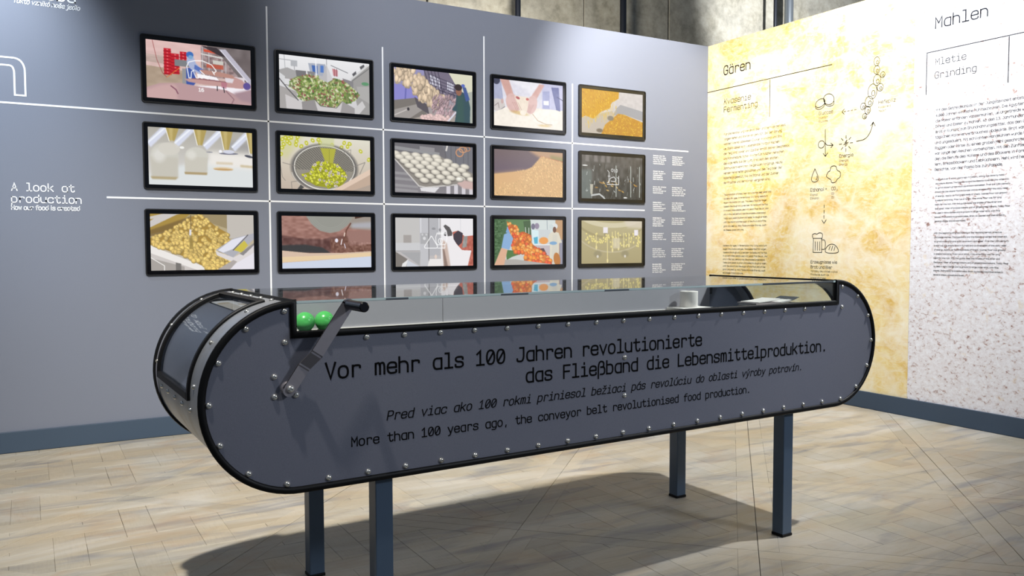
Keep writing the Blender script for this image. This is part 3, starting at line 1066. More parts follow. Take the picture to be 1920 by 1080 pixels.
def pic_cutting():
    p = Pic((222, 190, 186)).grad((226, 190, 186), (206, 184, 176))
    p.poly([(0, 2.2), (3, 2.4), (3, 3.6), (0, 3.4)], (190, 170, 160), .7)
    p.poly([(0, 4), (6, 4.4), (6, 9), (0, 9)], (176, 156, 136)).grain(16, 1, 2, 3)
    for i in range(5):
        p.line([(0, 2.6 + i * .18), (2.6, 2.7 + i * .18)], .05, (150, 130, 120), .6)
    for x, y, w, h in ((2.6, 1.1, 1.1, 4.1), (3.7, 1.8, 1.2, 3.2), (5.0, 1.4, 1.0, 2.2)):
        p.poly([(x, y), (x + w, y), (x + w, y + h), (x, y + h)], (196, 30, 44))
        n = int(h / .5)
        for i in range(n):
            p.line([(x, y + .5 * i + .45), (x + w, y + .5 * i + .48)], .09, (130, 12, 28))
            p.poly([(x + w * .4, y + .5 * i + .12), (x + w * .6, y + .5 * i + .12), (x + w * .6, y + .5 * i + .28), (x + w * .4, y + .5 * i + .28)], (236, 140, 140), .8)
    p.poly([(8.2, .2), (16, .2), (16, 5), (8.2, 5)], (150, 130, 130))
    p.grain(60, 3, 3, 8, p.pm([(8.2, .2), (14, .2), (14, 5), (8.2, 5)]))
    for x in (8.4, 9.4, 11.4, 12.0):
        p.line([(x, .3), (x, 4.8)], .12, (200, 196, 200))
    p.poly([(8.6, .6), (12, .9), (12, 1.3), (8.6, 1.0)], (216, 78, 50), .9).poly([(9, 2.9), (11.6, 2.9), (11.6, 3.6), (9, 3.5)], (196, 84, 60), .8)
    p.poly([(8.2, 1.3), (12, 1.7), (12, 1.95), (8.2, 1.5)], (216, 214, 210)).poly([(10, 2.2), (11.6, 2.3), (11.6, 2.9), (10, 2.8)], (206, 204, 196))
    p.poly([(9, 0), (16, 0), (16, 5.4), (14.6, 5.2), (11.4, 1.6)], (118, 108, 108)).grain(24, 1, 1, 5, p.pm([(12, 0), (16, 0), (16, 5)]))
    p.poly([(8.2, .1), (10.6, .2), (12.2, 1.6), (11, 1.4)], (54, 46, 50), .9)
    p.poly([(11, .4), (12, .3), (16, 4.8), (16, 5.6), (15.3, 5.2)], (190, 186, 200)).line([(11.2, .5), (15.4, 5.2)], .15, (226, 224, 236))
    p.poly([(4.2, 2.7), (6.4, 2.7), (6.4, 3.7), (4.2, 3.7)], (128, 130, 134)).poly([(5.3, 4), (6, 4), (6, 6.9), (5.3, 7)], (150, 150, 152))
    p.poly([(5.9, 3.8), (7.2, 3.8), (7.4, 6), (6.6, 7), (5.9, 7)], (62, 86, 164)).poly([(6, 3), (6.1, 2.1), (7, 1.9), (7.4, 3), (8.6, 4.2), (8, 4.7), (6.6, 4)], (172, 182, 214))
    p.ell(6.5, 1.75, .55, .5, (64, 112, 186)).ell(6.6, 2.1, .35, .3, (128, 168, 206)).poly([(7.2, 3.2), (8.6, 3.9), (8.3, 4.5), (7.1, 3.9)], (92, 116, 186))
    p.poly([(7.6, 4.6), (10.5, 4.9), (11, 5.5), (7.6, 5.4)], (250, 246, 250)).poly([(11.8, 4.5), (15, 4.6), (14.8, 6), (12, 6)], (224, 216, 222))
    p.poly([(8, 3.9), (11, 4), (13, 4.3), (13.6, 4.9), (11, 4.8), (8.2, 4.5)], (186, 140, 128), 1, .05)
    p.poly([(6, 6.6), (12, 6.2), (16, 6.3), (16, 9), (6, 9)], (246, 240, 246))
    p.poly([(5.6, 5.6), (8, 5.3), (11, 5.5), (13, 5.6), (13.4, 4.6), (14.6, 5), (15.2, 5.9), (14.6, 6.4), (11, 6.3), (8, 6.2), (6.2, 6.0)], (196, 154, 150), 1, .05)
    p.poly([(6, 5.5), (8, 5.25), (12, 5.45), (12, 5.6), (8, 5.5)], (130, 80, 86), .8).poly([(11.2, 5.6), (12.2, 5.6), (12, 6.6), (11.3, 6.5)], (180, 110, 130), .7)
    p.ell(15.3, 5.9, .6, .6, (96, 82, 150))
    p.poly([(0, 7.4), (2, 6.6), (5, 6.3), (8, 6.6), (12, 6.8), (13.4, 7.4), (16, 6.4), (16, 9), (0, 9)], (188, 154, 156), 1, .06)
    p.poly([(0, 7.8), (2, 6.9), (4, 6.5), (4.5, 7), (4.5, 9), (0, 9)], (206, 170, 168), .9, .2).poly([(13, 7.2), (16, 6.4), (16, 8.6), (14.4, 8.4)], (168, 140, 148), 1, .2)
    p.line([(3.6, 6.9), (4.3, 7.4), (4.6, 8)], .2, (120, 70, 90), .8).line([(12, 7), (13.2, 8.2), (12.8, 9)], .16, (140, 104, 112), .8)
    p.line([(10.6, 6.3), (10.6, 7.0)], .14, (40, 40, 46)).line([(11.6, 6.4), (11.7, 7.2)], .14, (40, 40, 46))
    p.line([(1, .1), (1.6, 3), (2.4, 5), (3, 5.6), (5, 3.9)], .07, (150, 60, 60)).line([(3, 5.6), (5, 3.9)], .09, (226, 130, 60))
    p.line([(6.3, 5.4), (6.0, 3.6), (6.3, 2.9), (7.2, 2.6), (8.4, 2.5), (9.8, 3), (10.5, 3.9), (10.1, 4.3), (9.9, 4.0), (10.2, 4.5)], .13, (255, 255, 255))
    p.line([(6.3, 5.4), (6.6, 5.4), (6.7, 4.4), (7.0, 4.1), (7.1, 4.6), (7.4, 5.3), (7.7, 5.3), (7.6, 4.7)], .12, (255, 255, 255))
    p.line([(8, 4.1), (8.6, 4.6), (9.2, 5.3), (8.8, 5.2), (8.4, 4.8), (8.3, 5.3), (8.0, 5.2)], .12, (255, 255, 255))
    return glyph_on(p, '16', 7.75, 7.35, .5, .11, (255, 255, 255))


def pic_salad():
    p = Pic((232, 232, 234)).grad((236, 236, 238), (206, 204, 206))
    p.line([(0, .8), (3, .9)], .1, (150, 152, 156)).line([(.9, 0), (1.1, 3)], .1, (170, 172, 176)).poly([(2, .8), (3.1, .8), (3.1, 1.8), (2, 1.8)], (180, 182, 186)).line([(2.6, 1.8), (2.7, 3)], .1, (150, 150, 156))
    p.poly([(5, 1), (8, .9), (8.2, 3), (5.4, 3)], (170, 176, 190)).poly([(5.6, 1.3), (6.6, 1.3), (6.6, 2.6), (5.8, 2.6)], (70, 106, 176)).poly([(7.1, 1.2), (7.7, 1.2), (7.7, 2.4), (7.1, 2.4)], (84, 124, 196))
    p.line([(6.3, 0), (6.4, 3)], .2, (244, 244, 246)).line([(8.2, 0), (8.3, 3)], .1, (140, 140, 146)).line([(9, 1), (12, 2)], .12, (120, 120, 126))
    p.poly([(9.2, 1.5), (10.2, 1.7), (10.2, 2.8), (9.4, 2.7)], (206, 140, 146)).line([(9.6, 1.5), (9.6, 2.8)], .08, (120, 60, 60)).line([(10, 1.5), (10, 2.8)], .08, (100, 60, 66))
    p.poly([(12.6, 3), (16, .3), (16, 9), (14, 9)], (160, 158, 156)).line([(12.6, 3), (15.6, .4)], .35, (214, 214, 214)).line([(12.8, 3.3), (16, .8)], .12, (110, 110, 110))
    p.poly([(14.2, .7), (15, .2), (15.1, .6), (14.4, 1.2)], (90, 90, 94)).poly([(12.8, 2.1), (13.5, 1.5), (13.6, 2), (13, 2.5)], (90, 90, 94))
    p.poly([(0, 2.6), (1.4, 2.1), (3, 2.6), (3, 4), (0, 4)], (168, 166, 166)).poly([(2.8, 2.4), (4.6, 2.4), (4.6, 3.4), (3, 3.6)], (120, 118, 120)).poly([(4.8, 2.4), (6.2, 2.4), (6, 3.2), (5, 3.2)], (136, 134, 136))
    p.poly([(0, 3), (1, 3.6), (1, 6), (0, 6)], (216, 216, 218)).poly([(0, 5.2), (3, 6), (3, 9), (0, 9)], (170, 166, 164))
    p.poly([(11, 3), (13, 3.4), (13, 4.6), (11.6, 4)], (136, 134, 136)).poly([(13.6, 4.2), (16, 4), (16, 7), (14, 6)], (176, 174, 172)).ell(15.2, 3.6, .7, .3, (96, 150, 110))
    r = random.Random(4)
    hull = p.pm([(1.6, 5.2), (2, 4), (3.2, 3.4), (5, 3), (6.4, 3), (8, 3.5), (9.6, 3.1), (11.4, 3.5), (13, 4.6), (14.2, 5.6), (13.6, 6.4), (12.4, 7.2), (9, 8.2), (7, 8.0), (5, 7.6), (3.4, 7.2), (3, 6)])
    p.mixin(hull, (126, 136, 84))
    n = 0
    while n < 620:
        x, y = r.uniform(1.4, 14.2), r.uniform(2.8, 8.3)
        if hull[min(NH * SS - 1, int(y / 9 * NH * SS)), int(x / 16 * NW * SS)] > .5:
            c = r.choice([(96, 132, 56), (136, 160, 78), (176, 190, 120), (206, 212, 160), (72, 104, 50), (156, 172, 96), (222, 222, 190), (148, 92, 86)] if r.random() < .94 else [(150, 70, 80)])
            p.ell(x, y, r.uniform(.12, .36), r.uniform(.07, .18), c, r.uniform(0, 3.1), .9, .4)
            n += 1
    p.poly([(7.5, 3.0), (8.2, .9), (9.2, 3.3), (8.4, 4.0), (6.8, 3.4), (6.8, 2.9)], (188, 186, 188)).poly([(8.2, .9), (8.3, 4.0), (9.3, 3.4)], (206, 204, 206))
    for q, c in (([(1, 6.6), (3.8, 7.6), (3.9, 9), (1.2, 9)], (206, 202, 202)), ([(3.8, 7.6), (6, 7.1), (6.6, 9), (3.9, 9)], (150, 146, 146)), ([(6, 7), (7, 8.1), (10, 8.2), (11, 7), (10.6, 9), (6.6, 9)], (206, 202, 202)),
                 ([(11, 7), (13.2, 8), (13.2, 9), (10.6, 9)], (160, 156, 156)), ([(13.2, 8), (14.6, 6.6), (15.2, 7.6), (14, 9), (13.2, 9)], (206, 204, 204))):
        p.poly(q, c)
    p.line([(6, 7), (7.1, 8.1), (9.9, 8.2), (11, 6.9)], .1, (90, 86, 86)).line([(0, 4), (1.4, 5.6), (3.2, 7.4)], .18, (90, 88, 90)).line([(1, 5), (2.6, 5.2)], .1, (110, 108, 108))
    return p


def pic_poultry():
    p = Pic((176, 160, 190)).grad((150, 146, 190), (170, 160, 150))
    p.poly([(0, 3), (6, 3), (6, 6), (0, 6)], (142, 138, 206)).line([(2.4, 3), (2.2, 6)], .3, (110, 110, 180))
    p.poly([(6, 0), (16, 0), (16, 5), (6, 5)], (120, 112, 130)).poly([(11, 0), (16, 0), (16, 4), (13, 3)], (222, 220, 196)).poly([(14, 3.6), (16, 3), (16, 9), (14, 9)], (176, 180, 170))
    for i in range(10):
        x = 7.2 + i * .35 + (1.4 if i > 5 else 0)
        p.poly([(x, .6 + i * .16), (x + .22, .6 + i * .16), (x + .22, 2.4 + i * .12), (x, 2.4 + i * .12)], (222, 222, 236))
    for i in range(5):
        p.line([(6 + i * .7, 0), (7.4 + i * .6, 4)], .12, (66, 60, 78)).line([(7, .6 + i * .6), (13, 2.2 + i * .5)], .14, (70, 66, 84), .8)
    p.grain(60, 5, 5, 21, p.pm([(7, 2.6), (13, 3), (12, 5), (8, 5)]))
    p.poly([(0, 5.9), (4, 5.2), (6.6, 8), (3.6, 9), (0, 9)], (124, 118, 112)).poly([(0, 7.6), (4.8, 6.2), (6, 7), (3, 9), (0, 9)], (160, 154, 150)).line([(0, 8.6), (3, 7.2)], .16, (206, 200, 196))
    p.poly([(4, 5), (6.6, 6.2), (7, 8), (4.6, 6.8)], (92, 86, 92)).ell(2.8, 7.3, .25, .3, (60, 56, 60))
    r = random.Random(9)
    for i in range(170):
        t = r.random()
        x = t * 8.5 + r.uniform(-.5, 1.4)
        y = .2 + t * 5.6 + r.uniform(-1.8, 1.7) * (1 - .2 * t)
        if x < 0 or y < -.3 or (x < 3.6 and y > 3.6):
            continue
        k = r.uniform(.82, 1.04)
        p.ball(x, y, r.uniform(.3, .5), r.uniform(.55, .85), (232 * k, 208 * k, 178 * k), r.uniform(-.3, .5), .72, 1.08)
    for i in range(130):
        x, y = r.uniform(7.6, 13), r.uniform(4.4, 8)
        if y > 8.6 - (x - 7) * .1 or x - 7.6 > (y - 2.2) * 1.8:
            continue
        k = r.uniform(.75, 1)
        p.ball(x, y, .16, .5, (206 * k, 176 * k, 182 * k), r.uniform(.2, .7), .66, 1.1)
    for i in range(60):
        p.ball(r.uniform(5.4, 11), r.uniform(8, 9.2), .4, .3, (232, 200, 196), r.uniform(0, 3), .8, 1.05)
    p.line([(12.4, 7.2), (10.8, 9)], .3, (222, 220, 232))
    p.poly([(12.6, 4), (13.6, 3.2), (15, 4), (15.5, 6), (15.4, 9), (12.2, 9), (12.6, 7), (11.6, 6.8), (12.4, 5.6)], (58, 84, 92), 1, .05).poly([(12.8, 4), (14, 4), (14.2, 9), (12.6, 9)], (66, 96, 84), .6, .2)
    p.poly([(13.8, 2.2), (14.6, 2.4), (15.4, 4.6), (14.6, 5)], (70, 92, 150), 1, .05).ell(13.1, 3.2, .62, .85, (150, 104, 84)).ell(13.0, 2.5, .8, .6, (58, 46, 46)).ell(14, 2.1, .4, .3, (90, 110, 190))
    return p


def pic_dough():
    p = Pic((236, 234, 244)).grad((216, 216, 234), (248, 244, 240))
    p.poly([(0, 0), (1.6, 0), (2, 3), (2.4, 5.6), (0, 5)], (176, 180, 206)).ell(.6, .3, .8, .8, (66, 68, 88)).ell(.9, 5, 1.6, 1.2, (214, 206, 202)).ell(1.9, 4.2, .3, .5, (206, 176, 172)).line([(0, 6.9), (2.5, 5.2)], .1, (110, 110, 120)).line([(.2, 5.2), (1, 4.6), (1.2, 5.6)], .08, (120, 100, 100))
    p.poly([(0, 6.5), (3, 5.2), (9, 5), (16, 5), (16, 9), (0, 9)], (250, 242, 230)).poly([(11, 0), (16, 0), (16, 5), (11, 5)], (206, 206, 232)).poly([(11.2, 1.6), (12.8, 1.4), (12.8, 5), (11.2, 5)], (176, 180, 216)).poly([(11.4, 3.4), (12.6, 3.3), (12.6, 4.2), (11.4, 4.2)], (250, 250, 255))
    p.poly([(13.2, .6), (15, .5), (15.4, 5.2), (14.4, 5)], (128, 132, 176)).line([(14.6, 2.4), (16, 3)], .14, (90, 94, 130))
    p.poly([(3, 0), (11, 0), (10, 2.6), (8, 3), (5, 2.6)], (242, 240, 246)).poly([(3.4, 0), (5, 2.6), (6.4, 3), (8.6, 2.9), (8, 2)], (226, 224, 236), .8, .3)
    p.poly([(1.4, 0), (3.4, 0), (4.4, 2.6), (4.6, 3.6), (3, 3.4)], (214, 170, 160), 1, .08).poly([(11.6, .3), (10.4, .2), (8.6, 2.6), (8.6, 3.8), (9.6, 3.4)], (222, 180, 172), 1, .08)
    p.ell(4.3, 4.4, 1.5, 1.9, (226, 190, 184), -.5).ell(8.6, 4.4, 1.2, 1.9, (230, 196, 190), .35).poly([(4.6, 2.9), (8, 3), (7.6, 5.6), (6.6, 6.6), (6, 6)], (246, 232, 214), 1, .1)
    for i in range(4):
        p.line([(4.2 + .4 * i, 4.2), (5.2 + .35 * i, 5.9 - .1 * i)], .08, (176, 128, 118), .7).line([(9 - .3 * i, 4.4), (8.2 - .25 * i, 6)], .08, (186, 140, 132), .6)
    p.ell(5.4, 3.3, .5, .25, (190, 110, 110), .3).ell(7.6, 3.4, .35, .25, (206, 116, 110)).ell(5.8, 6.2, 1.9, .35, (214, 180, 110), .1, .7, .8).ell(6.6, 6.1, .7, .5, (250, 240, 224))
    p.ell(12.2, 6.6, 3.4, 1.6, (252, 246, 236), -.1).line([(8.8, 6.2), (10, 7.4), (12, 8), (13.4, 8)], .12, (190, 160, 120), .8).ell(11.6, 8.3, 1.4, .25, (226, 196, 130), 0, .6, .8)
    p.grain(10, 2, 2, 3)
    return p


def pic_pasta():
    p = Pic((214, 208, 206)).grain(14, 2, 2, 4)
    p.poly([(9, 3.4), (10, 2.6), (16, 3.6), (16, 5.6), (11, 4.6), (8, 5)], (168, 168, 172)).poly([(0, 6), (8, 4), (9, 7), (5, 9), (0, 9)], (196, 186, 174))
    r = random.Random(2)
    m1 = p.pm([(0, 0), (9.6, 0), (9.5, 1.4), (7.6, 2.4), (7.2, 3.6), (5, 4.4), (3, 6), (1, 5.5), (0, 6)], .05)
    m2 = p.pm([(5, 9), (6, 7), (8, 5.6), (9.4, 4.5), (11, 4.6), (16, 5.9), (16, 9)], .05)
    p.mixin(m1, (216, 160, 22)).mixin(m2, (204, 146, 30))
    for i in range(620):
        if i % 2:
            x, y = r.uniform(0, 9.6), r.uniform(0, 6)
            mm = m1
            ang = r.uniform(.6, 1.6)
        else:
            x, y = r.uniform(5, 16), r.uniform(4.4, 9)
            mm = m2
            ang = r.uniform(0, 3.1)
        if mm[min(233, int(y * 26)), min(415, int(x * 26))] > .4:
            L = r.uniform(.15, .4)
            p.line([(x, y), (x + math.cos(ang) * L, y + math.sin(ang) * L)], .08, r.choice([(244, 206, 40), (250, 220, 80), (176, 116, 20), (230, 180, 30), (196, 130, 24)]), .9)
    for i in range(70):
        x = r.uniform(1, 9)
        y = 6.4 - x * .42 + r.uniform(-.6, 1.6)
        p.line([(x, y), (x + r.uniform(-.1, .2), y + r.uniform(.4, 1.3))], .07, r.choice([(244, 206, 70), (226, 186, 60)]), .85)
    p.ell(7.4, 5.6, .8, .5, (124, 118, 110), 0, .9, .4).ell(4.6, 8.3, .8, .4, (96, 84, 70), 0, .8, .5)
    return p


def pic_marsh():
    p = Pic((206, 204, 196)).grad((176, 172, 162), (226, 224, 222))
    p.poly([(8, 4.8), (16, 5.4), (16, 9), (0, 9), (0, 7.4)], (222, 226, 226), 1, .3).poly([(9, 3.4), (16, 3.6), (16, 6), (9, 5.6)], (238, 234, 228), 1, .4).poly([(12, 1.6), (16, 1.6), (16, 3), (12, 3)], (150, 148, 150), .7, .5)
    for x in (-.2, 3.6, 8.2, 12.6):
        p.poly([(x, 2.4), (x + 2.2, 0), (x + 3.6, 0), (x + .6, 3.2)], (216, 220, 236), 1, .08).line([(x + .2, 2.5), (x + 2.6, .2)], .25, (240, 244, 252))
    for x0, y1 in ((2.6, 2.1), (6.8, 2.5), (10.9, 3), (15, 3.4)):
        p.poly([(x0, 0), (x0 + 2, 0), (x0 + 1.3, y1), (x0 + .6, y1)], (178, 158, 92)).poly([(x0 + .5, 0), (x0 + 1.1, 0), (x0 + 1.0, y1), (x0 + .7, y1)], (206, 188, 128), .7, .1).line([(x0, 0), (x0 + .55, y1)], .12, (246, 244, 236))
    p.poly([(3.2, 2), (3.8, 2), (4.2, 3.4), (3, 3.4)], (196, 190, 178), 1, .1).poly([(7.4, 2.5), (8, 2.5), (8.2, 3.6), (7.2, 3.6)], (196, 190, 178), 1, .1)
    p.ell(2.4, 4.6, 2.1, 2.2, (206, 204, 194)).poly([(.3, 4.6), (4.4, 4.6), (4.4, 7.9), (.4, 7.9)], (200, 196, 184), 1, .12).ell(1.6, 4.4, .9, 1, (226, 224, 218), 0, .8, .8).ell(3.1, 3.3, 1.6, 1, (214, 210, 200), 0, .9)
    p.ell(7.2, 4.3, 1.75, 1.5, (208, 206, 196)).poly([(5.4, 4.4), (8.9, 4.4), (8.8, 7.1), (5.4, 7.1)], (204, 200, 188), 1, .1).ell(6.4, 4.1, .7, .7, (226, 224, 216), 0, .8, .8)
    p.poly([(.3, 7.7), (4.3, 7.7), (4, 8.1), (.5, 8.1)], (176, 158, 116), .9, .08).poly([(5.3, 6.8), (8.8, 6.8), (8.7, 7.2), (5.4, 7.2)], (172, 150, 108), .9, .05)
    p.ell(11.3, 6.1, 1.6, .3, (226, 206, 172)).ell(11.3, 6.2, 1.5, .16, (196, 160, 110)).poly([(10.2, 5), (12.8, 5), (12.8, 5.4), (10.2, 5.4)], (214, 198, 170), .8, .1).poly([(14, 5.3), (16, 5.4), (16, 5.8), (14, 5.7)], (206, 190, 156), .9, .1)
    p.ell(12.2, 3.6, 1.5, .16, (120, 120, 136), -.02).ell(12.2, 3.3, .9, .3, (214, 216, 230)).ell(10.9, 3.3, .25, .25, (250, 250, 255)).ell(15.4, 3.9, .7, .2, (76, 78, 90), .2).ell(9.2, 3.5, .5, .1, (150, 150, 158)).ell(5, 3, .35, .2, (244, 244, 240))
    return p


def pic_cereal():
    p = Pic((222, 216, 202)).grad((226, 222, 206), (196, 180, 164)).poly([(0, 0), (4, 0), (1, 4), (0, 3)], (206, 206, 130), .5, .4)
    r = random.Random(6)
    for x, y in [(.4, .7), (.9, .4), (1.2, 1.0), (.6, 1.5), (.3, 2.1), (1.5, .5), (1.9, .3), (2.8, .9), (2.7, 1.5), (3, .2), (5.6, .6), (6.6, .4), (6.9, .9), (4.5, 1.1), (9, 1.2), (11.2, .7), (12.2, .8), (11.8, 1.3), (10.7, 1.5), (14.2, 2.0), (3.6, 1.7), (15.7, 3.4), (.1, 3.2), (1.6, 1.3)]:
        p.ell(x, y, .4, .32, (196, 196, 50), r.uniform(0, 3)).ell(x, y, .15, .12, (236, 232, 190))
    p.ell(7.7, 5.2, 5.9, 4.1, (96, 94, 92)).ell(7.7, 5.2, 5.3, 3.75, (150, 144, 132))
    m = p.em(7.7, 5.1, 5.2, 3.6)
    g = ((np.sin(UX * 15 + VY * 3) * np.sin(VY * 17 - (UX - 7.7) ** 2 * .5)) > .1).astype(float)
    p.mixin(m * g * (VY < 5.6), (66, 66, 64), .75)
    p.ring(7.7, 5.15, 5.35, 3.75, .16, (226, 222, 212)).ring(7.7, 5.5, 5.85, 4.0, .12, (210, 206, 198), 1, 20, 170)
    p.poly([(6.9, 0), (9.4, 0), (9.4, 1.6), (6.9, 1.6)], (206, 210, 156), .7, .15).poly([(6.9, 1.8), (9.7, 1.8), (9.2, 4), (9.1, 6), (8, 6), (7.7, 4)], (186, 184, 60), .9, .06).line([(8.5, 2), (8.5, 4.6)], .1, (150, 150, 60))
    hull = p.pm([(3.7, 6.4), (5, 6), (5.4, 5), (6.6, 4.3), (8.4, 4.2), (10.4, 4.8), (11.4, 5.8), (11.6, 7), (10.6, 8.2), (8.4, 8.6), (6, 8.3), (4.4, 7.4)])
    p.mixin(hull, (158, 158, 34))
    for i in range(260):
        x, y = r.uniform(3.6, 11.7), r.uniform(4.1, 8.6)
        if hull[int(y * 26), int(x * 26)] > .5:
            if r.random() < .2:
                p.ell(x, y, .26, .22, (216, 206, 190)).ell(x, y, .09, .08, (86, 76, 66))
            else:
                p.ball(x, y, .3, .22, r.choice([(196, 198, 44), (176, 180, 36), (210, 212, 74)]), r.uniform(0, 3))
    p.ring(7.7, 5.2, 5.2, 3.8, .12, (236, 232, 226), 1, 25, 150).poly([(9.4, 9), (16, 5.4), (16, 9)], (196, 172, 152)).poly([(9, 9), (16, 5), (16, 6), (10.6, 9)], (226, 202, 182)).poly([(12.4, 9), (16, 7.8), (16, 9)], (176, 160, 146))
    p.line([(0, 5), (.3, 7), (.8, 7.6)], .08, (130, 124, 116)).line([(.4, 4.6), (2.6, 5.1)], .1, (140, 134, 126)).line([(10.6, 2.6), (12.4, 1.8), (12.3, 3)], .1, (150, 144, 136)).line([(12.8, 4.8), (15, 3.9), (14, 6)], .12, (140, 134, 128)).line([(1.9, 9), (1.8, 7.8), (2.8, 7.6)], .1, (140, 134, 126))
    p.poly([(2.8, 9), (3.4, 8.2), (4, 8.6), (3.6, 9)], (80, 78, 76))
    return p


def pic_rolls():
    p = Pic((126, 122, 124)).grad((110, 108, 112), (140, 136, 140))
    p.poly([(0, .6), (9, 1.4), (9, 2), (0, 1.2)], (150, 150, 152)).poly([(5, .4), (8, .6), (8, 1.4), (5, 1.2)], (150, 148, 150)).poly([(9.6, 0), (16, 0), (16, 6), (12, 5)], (120, 120, 126))
    for x in (10.2, 11.4, 12.4, 14, 15):
        p.line([(x, 0), (x, 6)], .1, (92, 92, 98))
    p.ring(13.2, 1.2, .75, .7, .22, (206, 150, 112)).ring(13.9, .6, .8, .5, .18, (214, 160, 120)).ring(14.8, .4, .6, .4, .16, (196, 140, 104)).line([(10.6, .1), (10.4, .9)], .35, (216, 210, 206))
    for y in (5.2, 6.2, 7.4, 8.2):
        p.poly([(0, y), (4.6, y + .3), (4.6, y + .7), (0, y + .5)], (160, 158, 160), .8, .06)
    for x in (10.4, 12, 13.6, 15.2):
        p.poly([(x, 7.4), (x + .8, 7.3), (x + .8, 9), (x, 9)], (214, 210, 216))
    p.poly([(0, 1.6), (9, 2), (16, 5), (16, 6.8), (12.6, 7), (6, 8), (4.6, 7.6), (0, 2.9)], (146, 140, 132)).line([(0, 2.9), (4.8, 7.7), (6.2, 7.9), (12.6, 7.2)], .24, (206, 202, 198)).poly([(5, 8), (9, 7.8), (8, 8.8), (5.2, 8.6)], (226, 224, 226))
    for n_, x0, y0, dx in ((5, .2, 1.95, 2.05), (6, 1.0, 2.55, 1.95), (7, 2.0, 3.3, 2.05), (6, 2.9, 4.05, 2.15), (6, 3.9, 4.9, 2.15), (6, 4.9, 5.75, 2.15), (3, 5.9, 6.6, 2.3)):
        for i in range(n_):
            x = x0 + i * dx
            y = y0 + i * .08
            if x < 16.2:
                p.ell(x, y + .2, 1.0, .5, (104, 98, 92), .1, .7, .5).ball(x, y, .95, .5, (222, 216, 202), .12, .76, 1.09)
    p.poly([(12.6, 7), (13.6, 6.2), (16, 6.6), (16, 8), (14, 7.9)], (206, 178, 172), 1, .12).ball(13.2, 6.2, .9, .5, (226, 220, 208))
    return p


def pic_grain():
    p = Pic((120, 104, 112)).grad((124, 108, 108), (106, 94, 118)).poly([(8, 0), (16, 0), (16, 3), (10, 1)], (196, 160, 128), 1, .3).poly([(13, .6), (16, 1), (16, 2), (13, 1.4)], (150, 150, 96), .7, .3).poly([(10.6, .9), (16, 1.8), (16, 2.2), (10.6, 1.3)], (176, 76, 54), .9, .1)
    m = p.pm([(0, 4.8), (4, 4.3), (7, 3.8), (8.6, 3.2), (10, 1.8), (10.8, .9), (16, 1.9), (16, 9), (0, 9)], .08)
    p.mixin(m, (222, 182, 132))
    r = random.Random(8)
    for i in range(900):
        x, y = r.uniform(0, 16), r.uniform(1, 9)
        if m[int(y * 26) % 234, min(415, int(x * 26))] > .5 and (x > 5 or y > 6.4):
            k = r.uniform(.8, 1.15)
            p.ell(x, y, .17, .07, (min(255, 236 * k), min(255, 196 * k), min(255, 142 * k)), r.uniform(.6, 1.5), .9, .4)
    p.poly([(0, 4.9), (6, 4.1), (8, 4.2), (5, 6), (0, 7)], (222, 180, 132), .9, .5)
    return p


def pic_bottling():
    p = Pic((58, 60, 60)).grad((94, 90, 86), (50, 52, 50)).grain(40, 2, 1, 3)
    r = random.Random(14)
    for x in (1, 3.2, 5, 6.4):
        p.poly([(x, 0), (x + .9, 0), (x + 1, 1.4), (x, 1.4)], (136, 130, 128), .8, .15)
    p.poly([(0, 3), (2.6, 3), (2.6, 9), (0, 9)], (110, 122, 120), .8, .3)
    for i in range(60):
        x, y = r.uniform(.2, 15.8), r.uniform(1.6, 8.6)
        p.line([(x, y), (x + r.uniform(-.3, .3), y + r.uniform(.2, .9))], r.uniform(.05, .16), r.choice([(186, 196, 194), (226, 230, 228), (120, 126, 124), (30, 32, 32)]), .8)
    for i in range(16):
        x, y = r.uniform(3, 15), r.uniform(5.2, 7.4)
        p.ell(x, y, .4, .14, r.choice([(206, 160, 70), (176, 130, 56), (226, 190, 120)]), r.uniform(0, 1), .85, .5)
    for x in (8.9, 12.8, 15.2):
        p.line([(x, 2), (x + .05, 8.4)], .22, (176, 182, 176))
    p.line([(2.6, 8.3), (4.6, 8), (5.6, 8.6), (6, 9)], .35, (196, 200, 200)).ell(.9, 2.2, .7, .12, (236, 236, 232)).ell(11.4, 8.6, .5, .14, (236, 236, 232)).poly([(2.2, 6), (3, 6), (2.8, 8.2), (2.3, 8)], (196, 192, 176), .9)
    W = (255, 255, 255)
    p.line([(6.6, 5.9), (9.6, 5.9), (9.6, 4.1)], .13, W).line([(6.7, 3), (7.1, 3.4), (7, 5.4), (6.6, 5.6)], .12, W).line([(7, 5.6), (7.4, 4.6), (8.4, 4.3), (8.9, 4.9), (8.6, 5.3), (7.6, 5.2)], .12, W)
    p.ring(7.9, 2.95, .25, .3, .1, W).ring(9.1, 3, .2, .3, .1, W).line([(8.4, 2.7), (8.6, 3.4)], .1, W).line([(6.8, 4.2), (7.4, 4.2)], .1, W).line([(9.2, 4.4), (9.6, 4.6)], .1, W)
    return p


